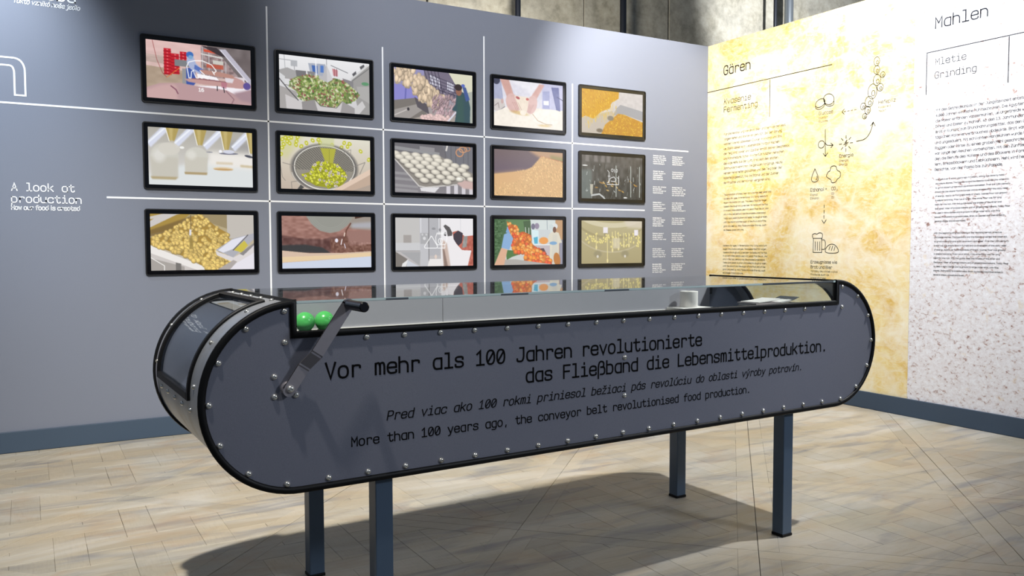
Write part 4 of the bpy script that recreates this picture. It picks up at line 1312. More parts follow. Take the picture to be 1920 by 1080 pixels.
def pic_potatoes():
    p = Pic((166, 144, 92)).grad((176, 158, 112), (206, 200, 196))
    p.poly([(0, 0), (6, 0), (3, 2.6), (0, 3.2)], (170, 140, 62)).poly([(0, .9), (4.6, 0), (2, 0), (0, .5)], (206, 200, 192)).poly([(0, 1.2), (1.6, .1), (4.2, 0), (0, 2.2)], (206, 200, 196)).poly([(7.6, 0), (12, 0), (12, 2.4), (8.6, 1.2)], (156, 140, 104)).poly([(0, 2.6), (6, .4), (6, 1.6), (1.6, 3.4), (0, 3.6)], (120, 96, 50), .8, .1)
    p.poly([(11.7, 0), (16, 0), (16, 4), (11.7, 3.8)], (196, 190, 182)).poly([(0, 5.2), (10, 9), (0, 9)], (206, 200, 196)).poly([(0, 5), (9, 8.9), (7, 9), (0, 6.2)], (238, 234, 230)).poly([(0, 7), (5, 8.4), (5, 9), (0, 9)], (170, 164, 158)).poly([(10, 9), (14, 7), (16, 5), (16, 9)], (232, 228, 236))
    p.line([(0, 6.9), (2, 8.2), (2, 9)], .12, (246, 244, 240)).poly([(3.7, 7.7), (4.5, 7.9), (4.5, 9), (3.7, 9)], (120, 116, 112))
    hull = p.pm([(0, 3.8), (2, 3), (4.4, 1.8), (6.2, .4), (7.6, 0), (8.6, .8), (10, 2), (11.8, 3), (12.2, 4.6), (10.6, 5.6), (12.6, 7.4), (10.6, 9), (9, 9), (5, 6.8), (1, 5.2), (0, 4.9)])
    p.mixin(hull, (170, 136, 60))
    r = random.Random(3)
    pts = []
    for i in range(560):
        x, y = r.uniform(0, 12.6), r.uniform(0, 9)
        if hull[min(233, int(y * 26)), int(x * 26)] > .5:
            pts.append((y, x))
    for y, x in sorted(pts):
        k = r.uniform(.88, 1.08)
        s = .26 + .02 * y
        p.ball(x, y, s * r.uniform(.9, 1.2), s, (226 * k, 194 * k, 112 * k), r.uniform(0, 3), .64, 1.12)
    p.poly([(9.8, 5.8), (12.6, 3.9), (16, 3), (16, 4), (13, 6.6), (12.6, 7)], (176, 176, 184)).poly([(10.2, 5.8), (12.4, 4.1), (14.8, 3.4), (12.6, 5.6), (11, 6.2)], (228, 228, 238)).poly([(9.8, 5.9), (12.6, 7), (16, 5.2), (16, 6.2), (13, 8), (10, 6.6)], (222, 216, 216)).line([(15, 3.3), (12.6, 5.8)], .14, (80, 76, 76))
    p.poly([(12.7, 5.8), (14.4, 4.2), (15, 5), (14, 6.2)], (206, 190, 74)).poly([(13.6, 6.4), (16, 4.6), (16, 5), (14.2, 6.7)], (140, 136, 136)).poly([(10, 9), (12.6, 7.4), (13.2, 7.7), (12, 9)], (176, 168, 164))
    p.line([(6.1, .2), (6, 5.4)], .12, (106, 90, 60)).line([(6, 2.6), (5.95, 3.6)], .3, (226, 226, 236)).poly([(5.8, 3.4), (6.3, 3.4), (6.4, 5.6), (5.8, 5.6)], (160, 136, 70), .8, .05)
    return p


def pic_slicer():
    p = Pic((160, 118, 106)).grad((166, 124, 112), (140, 98, 88)).grain(34, 1.4, 3, 12)
    p.poly([(11.6, 0), (16, 0), (16, 2.4), (12, 2)], (156, 146, 136), 1, .2).poly([(12.4, 1.2), (16, .9), (16, 2), (12.4, 2)], (176, 176, 184), .9, .2).poly([(13, .4), (14.8, 0), (13, 0)], (84, 58, 44))
    p.poly([(4.2, 0), (12.6, 0), (11.6, 1.6), (10, 2.6), (8.4, 2.9), (6.6, 2.5), (5.2, 1.4)], (150, 150, 142), 1, .04)
    for i in range(4):
        p.ring(8.5, -1.4, 3.2 + i * .35, 3.4 + i * .28, .06, (170, 170, 162), .6, 20, 160)
    p.poly([(0, 3.3), (3, 3.8), (7, 4), (9, 3.6), (12, 3.4), (12, 6), (8.6, 6.2), (0, 5)], (104, 70, 64), 1, .12).grain(40, 2, 2, 6, p.pm([(0, 3.6), (11, 3.8), (11, 6), (0, 5)], .1))
    p.poly([(0, 5), (4, 4.9), (7, 5.4), (8.6, 6.4), (0, 6.2)], (56, 56, 56), 1, .08)
    p.poly([(11.4, 2.6), (16, 2.4), (16, 5), (11.8, 5)], (156, 118, 108), 1, .1).poly([(8.4, 4), (11.6, 3.6), (12, 5.2), (16, 4.8), (16, 6.4), (11, 6.5), (8.6, 6)], (122, 84, 70), 1, .12).grain(50, 4, 3, 9, p.pm([(8.4, 4), (16, 4.6), (16, 6.4), (9, 6.4)]))
    p.line([(12.2, 1.2), (11.4, 2.4), (11.2, 3.4), (10.6, 4.6)], .25, (110, 70, 56)).line([(10.6, 4.0), (10.4, 4.9)], .16, (244, 232, 236)).line([(11, 4.8), (11.2, 5.5)], .14, (226, 220, 236)).ell(9.6, 4.2, .28, .35, (236, 232, 246)).line([(11.1, 2.9), (11, 3.4)], .2, (236, 214, 200))
    p.poly([(0, 5.9), (5, 6.4), (10, 6.4), (16, 6.1), (16, 9), (0, 9)], (216, 190, 168)).poly([(0, 7), (8, 6.8), (16, 6.3), (16, 7), (7, 7.5), (0, 7.9)], (232, 206, 166)).poly([(0, 8), (7, 7.6), (16, 7), (16, 9), (0, 9)], (206, 214, 232))
    return p


def pic_flour():
    p = Pic((192, 188, 188)).poly([(0, 0), (4.8, 0), (4.8, 4.6), (0, 4.6)], (198, 196, 194)).poly([(1.6, 3.2), (3.2, 3.2), (3.2, 4.6), (1.6, 4.6)], (168, 162, 158))
    p.poly([(0, 4.6), (5, 4.6), (5, 6), (0, 6)], (206, 206, 208)).line([(0, 6.1), (5, 6.1)], .1, (150, 150, 152)).poly([(4.8, 0), (6.6, 0), (6.6, 9), (5, 9)], (196, 196, 200)).line([(5.1, 0), (5.1, 3)], .14, (232, 232, 236)).line([(6.7, 0), (6.7, 8)], .1, (80, 80, 84))
    p.poly([(6.8, 0), (9, 0), (9, 7), (6.8, 7)], (182, 182, 186)).line([(8.8, 0), (8.8, 3)], .18, (226, 226, 230)).poly([(9.2, 0), (16, 0), (16, 9), (9.2, 9)], (238, 236, 238)).line([(13.3, 0), (13.3, 2.6)], .06, (200, 200, 204))
    p.poly([(5, 2.8), (6.6, 2.8), (6.6, 4.8), (5, 4.8)], (176, 176, 178)).ell(5.8, 3.8, .3, .3, (220, 220, 222)).ell(5.4, 3.1, .2, .2, (206, 206, 208)).ell(6.2, 3.1, .2, .2, (206, 206, 208)).ell(7.7, 2, .4, .22, (150, 150, 154)).ell(9, 2.2, .25, .3, (150, 150, 154))
    p.poly([(0, 6.2), (2.4, 7.6), (1.2, 9), (0, 9)], (128, 122, 116)).poly([(1.4, 8.4), (2.6, 7.6), (2, 9), (1.2, 9)], (232, 232, 232)).poly([(2.4, 7.8), (4.8, 9), (2.2, 9)], (206, 210, 218)).poly([(1, 6.3), (5, 6.3), (4.8, 8.8), (3, 7.6)], (170, 170, 172))
    p.poly([(6.8, 7.6), (9.4, 7.6), (9.4, 9), (6.4, 9)], (236, 232, 230)).ell(8.1, 7.2, .25, .4, (226, 208, 196)).poly([(9.4, 4), (10.4, 4.6), (11.2, 9), (9.7, 9)], (206, 184, 172), 1, .15).poly([(9.5, 5.6), (9.9, 6), (10.6, 9), (9.8, 9)], (130, 108, 98), .8, .1)
    p.poly([(11.6, 2.6), (12.8, 2.3), (14.2, 3.4), (16, 3.2), (16, 9), (14.6, 9), (13, 6), (12, 5)], (190, 108, 92)).poly([(14, 3.4), (14.8, 3.3), (14.6, 5.4), (13.6, 5.6)], (150, 150, 146)).grain(40, 3, 2, 5, p.pm([(13, 4), (16, 4), (16, 9), (14.6, 9)]))
    p.poly([(11.8, 3), (12.8, 2.3), (13.8, 2.8), (13.6, 4.6), (12.8, 5.2), (11.8, 4)], (70, 62, 70)).poly([(9.7, 1.5), (10.1, 1.2), (11, 1.7), (11.6, 2.8), (11.4, 3.6), (10.6, 3.4), (10.4, 2.4)], (92, 88, 88)).ell(10.1, 3, .3, .35, (60, 56, 60))
    p.poly([(10, 3.5), (11.4, 3.3), (12.4, 4.8), (13.6, 6), (15.6, 6.1), (14.8, 9), (11.2, 9), (10.6, 5)], (240, 236, 238))
    W = (255, 255, 255)
    p.line([(7.1, 3.5), (5.8, 5.3), (5.9, 5.6), (8.3, 5.6), (8.5, 5.3), (7.3, 3.4), (7.1, 3.4)], .13, W).line([(8.4, 2.8), (8.1, 3.6), (8.2, 4.6), (8.5, 5), (10.1, 4.9), (10.4, 4), (10.3, 2.8), (8.4, 2.8)], .12, W).line([(8.5, 5.6), (10, 5.6), (10, 4.9)], .12, W)
    p.ring(9.1, 4.3, .45, .5, .12, W).line([(9.1, 4), (9.1, 4.6)], .14, W).line([(8.5, 3), (10.2, 3)], .1, W)
    return p


def pic_oranges():
    p = Pic((206, 210, 206)).poly([(8, 0), (14.2, 0), (14.2, 3), (8, 3)], (214, 222, 220)).poly([(14.2, 0), (16, 0), (16, 9), (14.2, 9)], (196, 156, 116)).poly([(15.2, 4), (16, 4), (16, 9), (15.2, 9)], (150, 150, 166)).line([(12.2, 0), (12.3, 3)], .08, (96, 110, 130))
    p.poly([(0, 0), (2.6, 0), (3, 3), (0, 9)], (76, 108, 70)).grain(60, 3, 6, 6, p.pm([(0, 0), (2.4, 0), (1.2, 6), (0, 8)])).poly([(2.6, 0), (8.2, 0), (8.4, 3.2), (6, 4), (2.8, 1.6)], (98, 132, 86)).poly([(6.6, .4), (8.3, .2), (8.5, 3.6), (7, 3)], (74, 100, 66))
    p.line([(7.1, 1.6), (7.2, 2.8)], .14, (230, 236, 226)).line([(7.9, 1.7), (7.9, 2.8)], .14, (230, 236, 226))
    p.poly([(8.8, 2), (13, 2), (13, 5), (9, 5)], (206, 212, 214)).ell(11.4, 4.2, 1.1, .7, (236, 160, 84)).line([(9, 5), (13, 5)], .14, (240, 240, 244)).poly([(9, 5.2), (13, 5.2), (13.4, 9), (10, 9)], (196, 186, 190)).poly([(10.2, 5.8), (11.4, 5.7), (12.2, 7), (11, 6.8)], (90, 70, 74))
    p.ell(9.8, 1.3, .55, .6, (150, 140, 160)).ell(8.9, 1.4, .45, .6, (120, 116, 136)).poly([(8.6, 2), (10.2, 2.2), (10.2, 5), (8.8, 5)], (216, 236, 240)).poly([(9, 3.6), (10, 3.4), (10, 4.8), (9.2, 4.8)], (86, 176, 206))
    p.poly([(12.6, 3), (13.6, 2.3), (15, 2.6), (15.8, 4.6), (15.1, 4.7), (15, 9), (12.8, 9), (12.9, 5.2), (12.4, 4)], (222, 216, 198)).ell(14, 1.3, .75, .6, (222, 226, 226)).ell(14, 2, .42, .6, (120, 84, 66)).poly([(13.6, 3), (14.6, 3), (15, 9), (13.2, 9)], (214, 210, 196)).ell(13.2, 1.4, .5, .5, (206, 216, 216)).ell(13.7, 4.7, .9, .35, (130, 170, 206))
    hull = p.pm([(2.8, .4), (4, 1), (5, 1.2), (5.6, 2.6), (6.6, 2.4), (8.2, 3), (8.6, 4.8), (10.4, 6), (12.6, 7.4), (13.4, 9), (6.6, 8.4), (7.4, 6.4), (4.4, 6.8), (4, 4.6)])
    p.poly([(2.6, 6), (7.6, 6.4), (4, 7.4), (2.8, 8)], (84, 124, 70)).mixin(hull, (196, 104, 46))
    r = random.Random(12)
    P = sorted((r.uniform(.3, 9), r.uniform(2.6, 13.4)) for _ in range(330))
    for y, x in P:
        if hull[min(233, int(y * 26)), int(x * 26)] > .5:
            c = r.choice([(240, 150, 64), (232, 122, 56), (246, 176, 96), (222, 96, 56)])
            s = .28 + .028 * y
            p.ball(x, y, s, s, c, 0, .72, 1.12)
    p.poly([(2.2, 7.9), (5, 7.9), (13.6, 9), (2, 9)], (176, 172, 166)).ell(14.6, 8, .8, 1.4, (190, 124, 60), -.2)
    p.poly([(2.2, 3), (3.4, 2.5), (4.3, 3.8), (3.4, 6), (1.6, 5.6)], (140, 176, 216), 1, .05).poly([(2.6, 2.6), (3, 1.4), (3.6, 2.8)], (130, 166, 210)).poly([(1.6, 5.6), (3, 6), (2.2, 9), (0, 9)], (222, 176, 146), 1, .05)
    return p


def pic_drops():
    p = Pic((176, 164, 122)).grad((186, 176, 136), (170, 158, 118))
    p.ring(8, -3.2, 10, 4.2, 1.0, (216, 208, 180), .8, 10, 170).ring(8, -1, 11, 7.6, .3, (196, 186, 156), .7, 10, 170).ring(8, -1, 9.6, 4.6, .5, (150, 138, 100), .5, 10, 170).poly([(11, 0), (16, 0), (16, 1.6), (12, 1.4)], (216, 206, 190), .8, .3)
    for x, y, s in ((6.2, 2, 1.0), (14.4, 2.5, .9)):
        p.poly([(x - .6 * s, y - .6), (x + .6 * s, y - .6), (x + .6 * s, y + .6), (x - .6 * s, y + .6)], (236, 230, 236), 1, .06).poly([(x - .4, y + .6), (x + .4, y + .6), (x + .2, y + 1.2), (x - .3, y + 1.2)], (150, 140, 116), .9, .06)
    r = random.Random(5)
    for i in range(90):
        x = r.uniform(1.2, 15.6)
        y = 2.7 + r.uniform(0, 2.8) * (1 if 7 < x < 15 else .7)
        p.ball(x, y, .22, r.uniform(.2, .34), (226, 212, 140), 0, .78, 1.1)
    for x, y0, y1 in ((3.8, 3, 5.8), (6.7, 3, 8.6), (8, 2.4, 6.4), (8.8, 2.2, 5.2), (9.6, 2.4, 6), (11, 2.6, 5.4), (12.4, 2.6, 5.4)):
        p.line([(x, y0), (x + .05, y1)], .22, (228, 214, 150), .9).ell(x + .05, y1 - .2, .22, .45, (232, 218, 156))
    p.poly([(8.2, 3.6), (10, 3.6), (10, 5.8), (8.2, 5.8)], (216, 206, 176), .8, .15)
    for x in (4.2, 11.4):
        p.ell(x, 7, 1.0, .7, (150, 142, 112), 0, .8, .5).ell(x, 7.5, .28, .3, (216, 210, 196))
    return p


PICS = [[pic_cutting, pic_salad, pic_poultry, pic_dough, pic_pasta], [pic_marsh, pic_cereal, pic_rolls, pic_grain, pic_bottling], [pic_potatoes, pic_slicer, pic_flour, pic_oranges, pic_drops]]
PLAB = [['wall screen showing a butcher with stacked red crates and a white pig outline', 'wall screen showing a heap of mixed green salad', 'wall screen showing a row of hanging plucked chickens and a worker in green',
         'wall screen showing two hands shaping white dough', 'wall screen showing yellow pasta falling into a heap'],
        ['wall screen showing nozzles piping two tall pale cream domes', 'wall screen showing a wire sieve full of yellow-green rings', 'wall screen showing a tray of pale unbaked rolls', 'wall screen showing a slope of golden grain against a purple-grey background',
         'wall screen showing a dark glittering bottling machine with a small white line drawing'],
        ['wall screen showing a steel trough of yellow potatoes and a metal scoop', 'wall screen showing a round blade slicing reddish meat', 'wall screen showing a gloved arm tipping a white sack, with white warning-like line drawing',
         'wall screen showing orange fruit tipped from green crates beside workers', 'wall screen showing pale yellow drops falling from a round machine']]
SW, SH = .780, .468
PW, PH = .709, .399
gv = np.zeros((NH * NW, 3))
gx, gz = np.meshgrid((np.arange(NW) / (NW - 1) - .5) * PW, (.5 - np.arange(NH) / (NH - 1)) * PH)
gv[:, 0] = gx.ravel()
gv[:, 2] = gz.ravel()
ii = (np.arange(NH - 1)[:, None] * NW + np.arange(NW - 1)[None, :]).ravel()
quads = np.stack([ii, ii + NW, ii + NW + 1, ii + 1], 1).astype(np.int32)


def rrect(w, h, r, n=6):
    out = []
    for cx, cy, a in ((w / 2 - r, h / 2 - r, 0), (-w / 2 + r, h / 2 - r, 90), (-w / 2 + r, -h / 2 + r, 180), (w / 2 - r, -h / 2 + r, 270)):
        for i in range(n + 1):
            t = math.radians(a + 90 * i / n)
            out.append((cx + r * math.cos(t), cy + r * math.sin(t)))
    return out


def ring_mesh(name, outer, inner, y0, y1, mat, parent, bev=.0015):
    """frame between two outlines of equal point count, front at y0 (towards the viewer)"""
    n = len(outer)
    vs_, fs_ = [], []
    rows = [(outer, y1, 0), (outer, y0 + bev, 0), (outer, y0, bev), (inner, y0, 0), (inner, y1, 0)]
    for pts, y, b in rows:
        for x, z in pts:
            L = math.hypot(x, z)
            vs_.append((x * (1 - b / L), y, z * (1 - b / L)))
    for k in range(4):
        for i in range(n):
            j = (i + 1) % n
            fs_.append((k * n + i, k * n + j, (k + 1) * n + j, (k + 1) * n + i))
    return mesh(name, vs_, fs_, mat, parent)


for r_ in range(3):
    for c_ in range(5):
        o = empty('wall_screen', (.80089 + c_ * .917, 0, (2.582, 1.981, 1.3775)[r_]))
        tag(o, PLAB[r_][c_], 'screen', 'video screens in the grey wall')
        ring_mesh('rim', rrect(SW, SH, .018), rrect(SW - .016, SH - .016, .012), -.014, .001, M_RIM, o)
        me = None
        # glossy glass border, then the lit picture set in it
        pts = rrect(SW - .016, SH - .016, .012)
        n = len(pts)
        inn_ = []
        for x, z in pts:
            k = max(abs(x) / (PW / 2), abs(z) / (PH / 2))
            inn_.append((max(-PW / 2, min(PW / 2, x / k)), max(-PH / 2, min(PH / 2, z / k))))
        vs_ = [(x, -.009, z) for x, z in pts] + [(x, -.009, z) for x, z in inn_] + [(x, -.0065, z) for x, z in inn_]
        fs_ = [(i, (i + 1) % n, n + (i + 1) % n, n + i) for i in range(n)] + [(n + i, n + (i + 1) % n, 2 * n + (i + 1) % n, 2 * n + i) for i in range(n)]
        mesh('bezel', vs_, fs_, M_BEZEL, o)
        me = bpy.data.meshes.new('picture')
        me.vertices.add(NH * NW)
        g = gv.copy()
        g[:, 1] = -.0065
        me.vertices.foreach_set('co', g.ravel())
        nf = len(quads)
        me.loops.add(nf * 4)
        me.loops.foreach_set('vertex_index', quads.ravel())
        me.polygons.add(nf)
        me.polygons.foreach_set('loop_start', np.arange(0, nf * 4, 4, dtype=np.int32))
        me.update(calc_edges=True)
        ca = me.color_attributes.new('picture', 'FLOAT_COLOR', 'POINT')
        colr = np.ones((NH * NW, 4), np.float32)
        colr[:, :3] = PICS[r_][c_]().out().reshape(-1, 3)
        ca.data.foreach_set('color', colr.ravel())
        me.materials.append(M_SCREEN)
        po = bpy.data.objects.new('picture', me)
        COL.objects.link(po)
        po.parent = o


# ------------------------------------------------------------------ the conveyor table
RO, ZC, UC0, UC1, DP = .3004, .8833, .0443, 2.6205, .8156
NU0, NU1, NZ = .034, 2.621, 1.084          # notch for the glass case
ct = empty('conveyor_table', T0, PHI)
tag(ct, 'dark grey conveyor belt shaped display table with rounded ends, hand crank and black lettering', 'table')


def stadium(r, n=36, notch=True, nb=NZ, n0=NU0, n1=NU1, top=None):
    """outline (u, z) counter-clockwise seen from the front, with or without the notch"""
    pts = []
    for i in range(n + 1):              # right arc from bottom to top
        a = -90 + 180 * i / n
        pts.append((UC1 + r * math.cos(math.radians(a)), ZC + r * math.sin(math.radians(a))))
    if notch:
        pts += [(n1, ZC + r), (n1, nb), (n0, nb), (n0, ZC + r)]
        pts = [p for p in pts]
    for i in range(n + 1):              # left arc from top to bottom
        a = 90 + 180 * i / n
        pts.append((UC0 + r * math.cos(math.radians(a)), ZC + r * math.sin(math.radians(a))))
    # drop points that fall inside the notch span at the top
    out = []
    for k, p in enumerate(pts):
        if notch and p[1] > ZC + r - 1e-4 and (n0 < p[0] < n1):
            continue
        out.append(p)
    return out


def plate(name, pts, v0, v1, mat, parent):
    n = len(pts)
    vs_ = [(u, v0, z) for u, z in pts] + [(u, v1, z) for u, z in pts]
    bm = bmesh.new()
    bv = [bm.verts.new(v) for v in vs_]
    e1 = [bm.edges.new((bv[i], bv[(i + 1) % n])) for i in range(n)]
    f1 = bmesh.ops.triangle_fill(bm, use_beauty=True, use_dissolve=False, edges=e1)
    e2 = [bm.edges.new((bv[n + i], bv[n + (i + 1) % n])) for i in range(n)]
    bmesh.ops.triangle_fill(bm, use_beauty=True, use_dissolve=False, edges=e2)
    for i in range(n):
        bm.faces.new((bv[i], bv[(i + 1) % n], bv[n + (i + 1) % n], bv[n + i]))
    return from_bm(name, bm, mat, parent)


front_out = stadium(RO - .006)
plate('front_panel', front_out, 0, .012, M_PANEL, ct)
plate('back_panel', stadium(RO - .006), DP - .012, DP, M_PANEL, ct)


def profile_sweep(name, pts, prof, mat, parent, closed=True):
    """sweeps a (inward offset, v) profile along an outline in the (u, z) plane"""
    n = len(pts)
    vs_, fs_ = [], []
    m = len(prof)
    for i in range(n):
        p = V(pts[i])
        a = V(pts[(i - 1) % n]) if (closed or i > 0) else None
        b = V(pts[(i + 1) % n]) if (closed or i < n - 1) else None
        d1 = (p - a).normalized() if a is not None else None
        d2 = (b - p).normalized() if b is not None else None
        d1 = d1 or d2
        d2 = d2 or d1
        n1 = V((-d1.y, d1.x))
        n2 = V((-d2.y, d2.x))
        nn_ = (n1 + n2).normalized()
        k = max(.35, nn_.dot(n1))
        for off, v in prof:
            q = p + nn_ * (off / k)
            vs_.append((q.x, v, q.y))
    for i in range(n if closed else n - 1):
        j = (i + 1) % n
        for q in range(m):
            w = (q + 1) % m
            fs_.append((i * m + q, i * m + w, j * m + w, j * m + q))
    if not closed:
        fs_.append(tuple(range(m)))
        fs_.append(tuple((n - 1) * m + q for q in reversed(range(m))))
    o = mesh(name, vs_, fs_, mat, parent, smooth=True)
    o.data.set_sharp_from_angle(angle=math.radians(50))
    return o


prof = [(-.002, .014), (-.004, .004), (-.003, -.004), (.002, -.008), (.008, -.009), (.015, -.0075), (.018, -.003), (.018, .0005), (.004, .0005), (.004, .014)]
trim_line = stadium(RO - .001)
profile_sweep('rubber_trim', trim_line, prof, M_RUBBER, ct)
pb = [(o_, DP - v) for o_, v in prof]
profile_sweep('rubber_trim', stadium(RO - .001), pb[::-1], M_RUBBER, ct)

# metal skin: drum ends and underside
RS = .292
W0, W1, WA0, WA1 = .17, .745, 11.0, 92.0        # window (v range, angle range from the top)


def cyl(side, ang, v, r):
    """ang measured from the top outward, side -1 left / 1 right"""
    a = math.radians(ang)
    uc = UC0 if side < 0 else UC1
    return (uc + side * r * math.sin(a), v, ZC + r * math.cos(a))


def drum(side):
    vs_, fs_ = [], []
    angs = [0, 5, WA0] + [WA0 + (WA1 - WA0) * i / 20 for i in range(1, 20)] + [WA1] + [WA1 + (180 - WA1) * i / 16 for i in range(1, 17)]
    cols = [.004, W0, W1, DP - .004]
    th = .003
    for rr in (RS, RS - th):
        for a in angs:
            for v in cols:
                vs_.append(cyl(side, a, v, rr))
    na = len(angs)
    N = na * 4

    def hole(i, j):
        return j == 1 and WA0 - .01 <= angs[i] < WA1 - .01
    for i in range(na - 1):
        for j in range(3):
            if hole(i, j):
                continue
            a = i * 4 + j
            fs_.append((a, a + 1, a + 5, a + 4))
            fs_.append((N + a, N + a + 4, N + a + 5, N + a + 1))
    o = mesh('drum_skin', vs_, fs_, M_STEEL, ct, smooth=True)
    # window pane
    vs_, fs_ = [], []
    for i in range(25):
        a = WA0 - .5 + (WA1 - WA0 + 1) * i / 24
        for v in (W0 - .004, W1 + .004):
            for rr in (RS - .001, RS - .004):
                vs_.append(cyl(side, a, v, rr))
    for i in range(24):
        b = i * 4
        fs_ += [(b, b + 2, b + 6, b + 4), (b + 1, b + 5, b + 7, b + 3)]
    wp = mesh('drum_window', vs_, fs_, M_PLEXI, ct, smooth=True)
    # black window frame: curved sides and straight crosspieces
    bm = bmesh.new()
    fw = .022

    def seg(a0, a1, v0, v1, n):
        rows = []
        for i in range(n + 1):
            a = a0 + (a1 - a0) * i / n
            rows.append([bm.verts.new(cyl(side, a, v, rr)) for v, rr in ((v0, RS - .002), (v0, RS + .006), (v0 + .003, RS + .009), (v1 - .003, RS + .009), (v1, RS + .006), (v1, RS - .002))])
        for i in range(n):
            for q in range(6):
                w = (q + 1) % 6
                bm.faces.new((rows[i][q], rows[i][w], rows[i + 1][w], rows[i + 1][q]))
        bm.faces.new(rows[0])
        bm.faces.new(rows[-1][::-1])
    da = math.degrees(fw / RS)
    seg(WA0, WA1, W0, W0 + fw, 24)
    seg(WA0, WA1, W1 - fw, W1, 24)
    seg(WA0, WA0 + da, W0 + fw, W1 - fw, 2)
    seg(WA1 - da, WA1, W0 + fw, W1 - fw, 2)
    from_bm('window_frame', bm, M_RUBBER, wp, smooth=True, autos=35)
    # axle inside the drum
    bm = bmesh.new()
    bmesh.ops.create_cone(bm, cap_ends=True, segments=28, radius1=.11, radius2=.11, depth=DP - .03,
                          matrix=Matrix.Translation((UC0 if side < 0 else UC1, DP / 2, ZC)) @ Matrix.Rotation(math.pi / 2, 4, 'X'))
    from_bm('roller', bm, M_BELT, ct, smooth=True, autos=40)


drum(-1)
drum(1)
box('underside', (UC0, .004, ZC - RS - .001), (UC1, DP - .004, ZC - RS + .003), M_STEEL, ct)
# the belt inside the case and the lining of the back
box('belt', (NU0 - .02, .016, .990), (NU1 + .02, DP - .016, 1.006), M_BELT, ct)
box('belt_rail', (NU0 + .004, DP - .026, 1.006), (NU1 - .004, DP - .0205, 1.0095), M_PAPER, ct)
box('inner_lining', (NU0 + .004, DP - .020, 1.002), (.948, DP - .013, 1.171), M_INNER, ct, .001)
box('inner_lining', (.951, DP - .020, 1.002), (2.60, DP - .013, 1.171), M_INNER, ct, .001)
for k in range(2):
    u = NU0 - .004 if k == 0 else NU1 + .004
    box('case_side', (u - .004, .014, 1.02), (u + .004, .018, 1.17), M_RUBBER, ct)

for u in (NU0 - .003, NU1 + .003):
    box('case_end_trim', (u - .004, .010, 1.168), (u + .004, DP - .010, 1.1855), M_RUBBER, ct, .001)

# glass
gt = box('glass_top', (NU0 + .001, .001, 1.1745), (NU1 - .001, DP - .006, 1.1815), M_GLASS, ct)
gf = box('glass_front', (NU0 + .003, .003, 1.0845), (NU1 - .003, .0095, 1.1740), M_GLASS, ct)
box('glass_edge', (NU0 + .003, -.0005, 1.1742), (NU1 - .003, .0012, 1.1816), M_GLEDGE, ct)
box('glass_edge', (NU0 + .003, .0012, 1.1727), (NU1 - .003, .0098, 1.1744), M_GLEDGE, ct)
for u0, u1 in ((.335, .415), (.775, .89), (1.24, 1.36), (2.12, 2.60)):
    box('glass_clip', (u0, -.0022, 1.1735), (u1, .0105, 1.180 if u0 < 2 else 1.1815), M_CLIP, gt, .0008)

# bolts
def bolt_mesh(r=.0098, hex_=True):
    bm = bmesh.new()
    prof_ = [(1.0, 0), (1.0, .12), (.93, .42), (.74, .72), (.46, .88), (.36, .90), (.34, .62), (0, .62)]
    n = 16
    rows = []
    for rr, h in prof_:
        if rr == 0:
            rows.append([bm.verts.new((0, -h * r, 0))])
        else:
            k = 6 if False else n
            rows.append([bm.verts.new((rr * r * math.cos(2 * math.pi * i / k), -h * r, rr * r * math.sin(2 * math.pi * i / k))) for i in range(k)])
    for a, b in zip(rows[:-1], rows[1:]):
        for i in range(n):
            j = (i + 1) % n
            if len(b) == 1:
                bm.faces.new((a[i], a[j], b[0]))
            else:
                bm.faces.new((a[i], a[j], b[j], b[i]))
    bmesh.ops.recalc_face_normals(bm, faces=bm.faces)
    me = bpy.data.meshes.new('bolt')
    bm.to_mesh(me)
    bm.free()
    for p in me.polygons:
        p.use_smooth = True
    me.set_sharp_from_angle(angle=math.radians(55))
    me.materials.append(M_BOLT)
    return me


BM_ = bolt_mesh()


def bolt(loc, normal=(0, -1, 0), s=1.0):
    o = bpy.data.objects.new('bolt', BM_)
    COL.objects.link(o)
    o.parent = ct
    q = V((0, -1, 0)).rotation_difference(V(normal))
    o.rotation_mode = 'QUATERNION'
    o.rotation_quaternion = q
    o.location = loc
    o.scale = (s, s, s)


RB = .27202
dz = math.sqrt(RB * RB - .0443 ** 2)
for i in range(21):
    u = 2.6648 * i / 20
    bolt((u, 0, ZC - dz))
    bolt((u, 0, 1.0565 if 0 < i < 20 else 1.0555))
a0 = math.degrees(math.asin(.0443 / RB))
for i in range(6):
    a = math.radians(a0 + (180 - 2 * a0) * i / 6)
    bolt((UC0 - RB * math.sin(a), 0, ZC + RB * math.cos(a)))
    bolt((UC1 + RB * math.sin(a), 0, ZC + RB * math.cos(a)))
bolt((1.34, 0, .911))
bolt((1.34, 0, .761))
for v in (.70, .57, .44, .31, .18):
    a = 6.3
    bolt(cyl(-1, a, v, RS), (-math.sin(math.radians(a)), 0, math.cos(math.radians(a))), .8)
    a = 98
    bolt(cyl(-1, a, v, RS), (-math.sin(math.radians(a)), 0, math.cos(math.radians(a))), .8)
for v in (.115, .785):
    for a in (26, 54, 82):
        bolt(cyl(-1, a, v, RS), (-math.sin(math.radians(a)), 0, math.cos(math.radians(a))), .8)

# legs
LW = .062
for u in (.302, 2.303):
    for v in (.0245, .725):
        lg = box('leg', (u, v, .012), (u + LW, v + LW, ZC - RS - .0005), M_LEG, ct, .003)
        box('foot_cap', (u - .002, v - .002, 0), (u + LW + .002, v + LW + .002, .012), M_RUBBER, lg, .002)

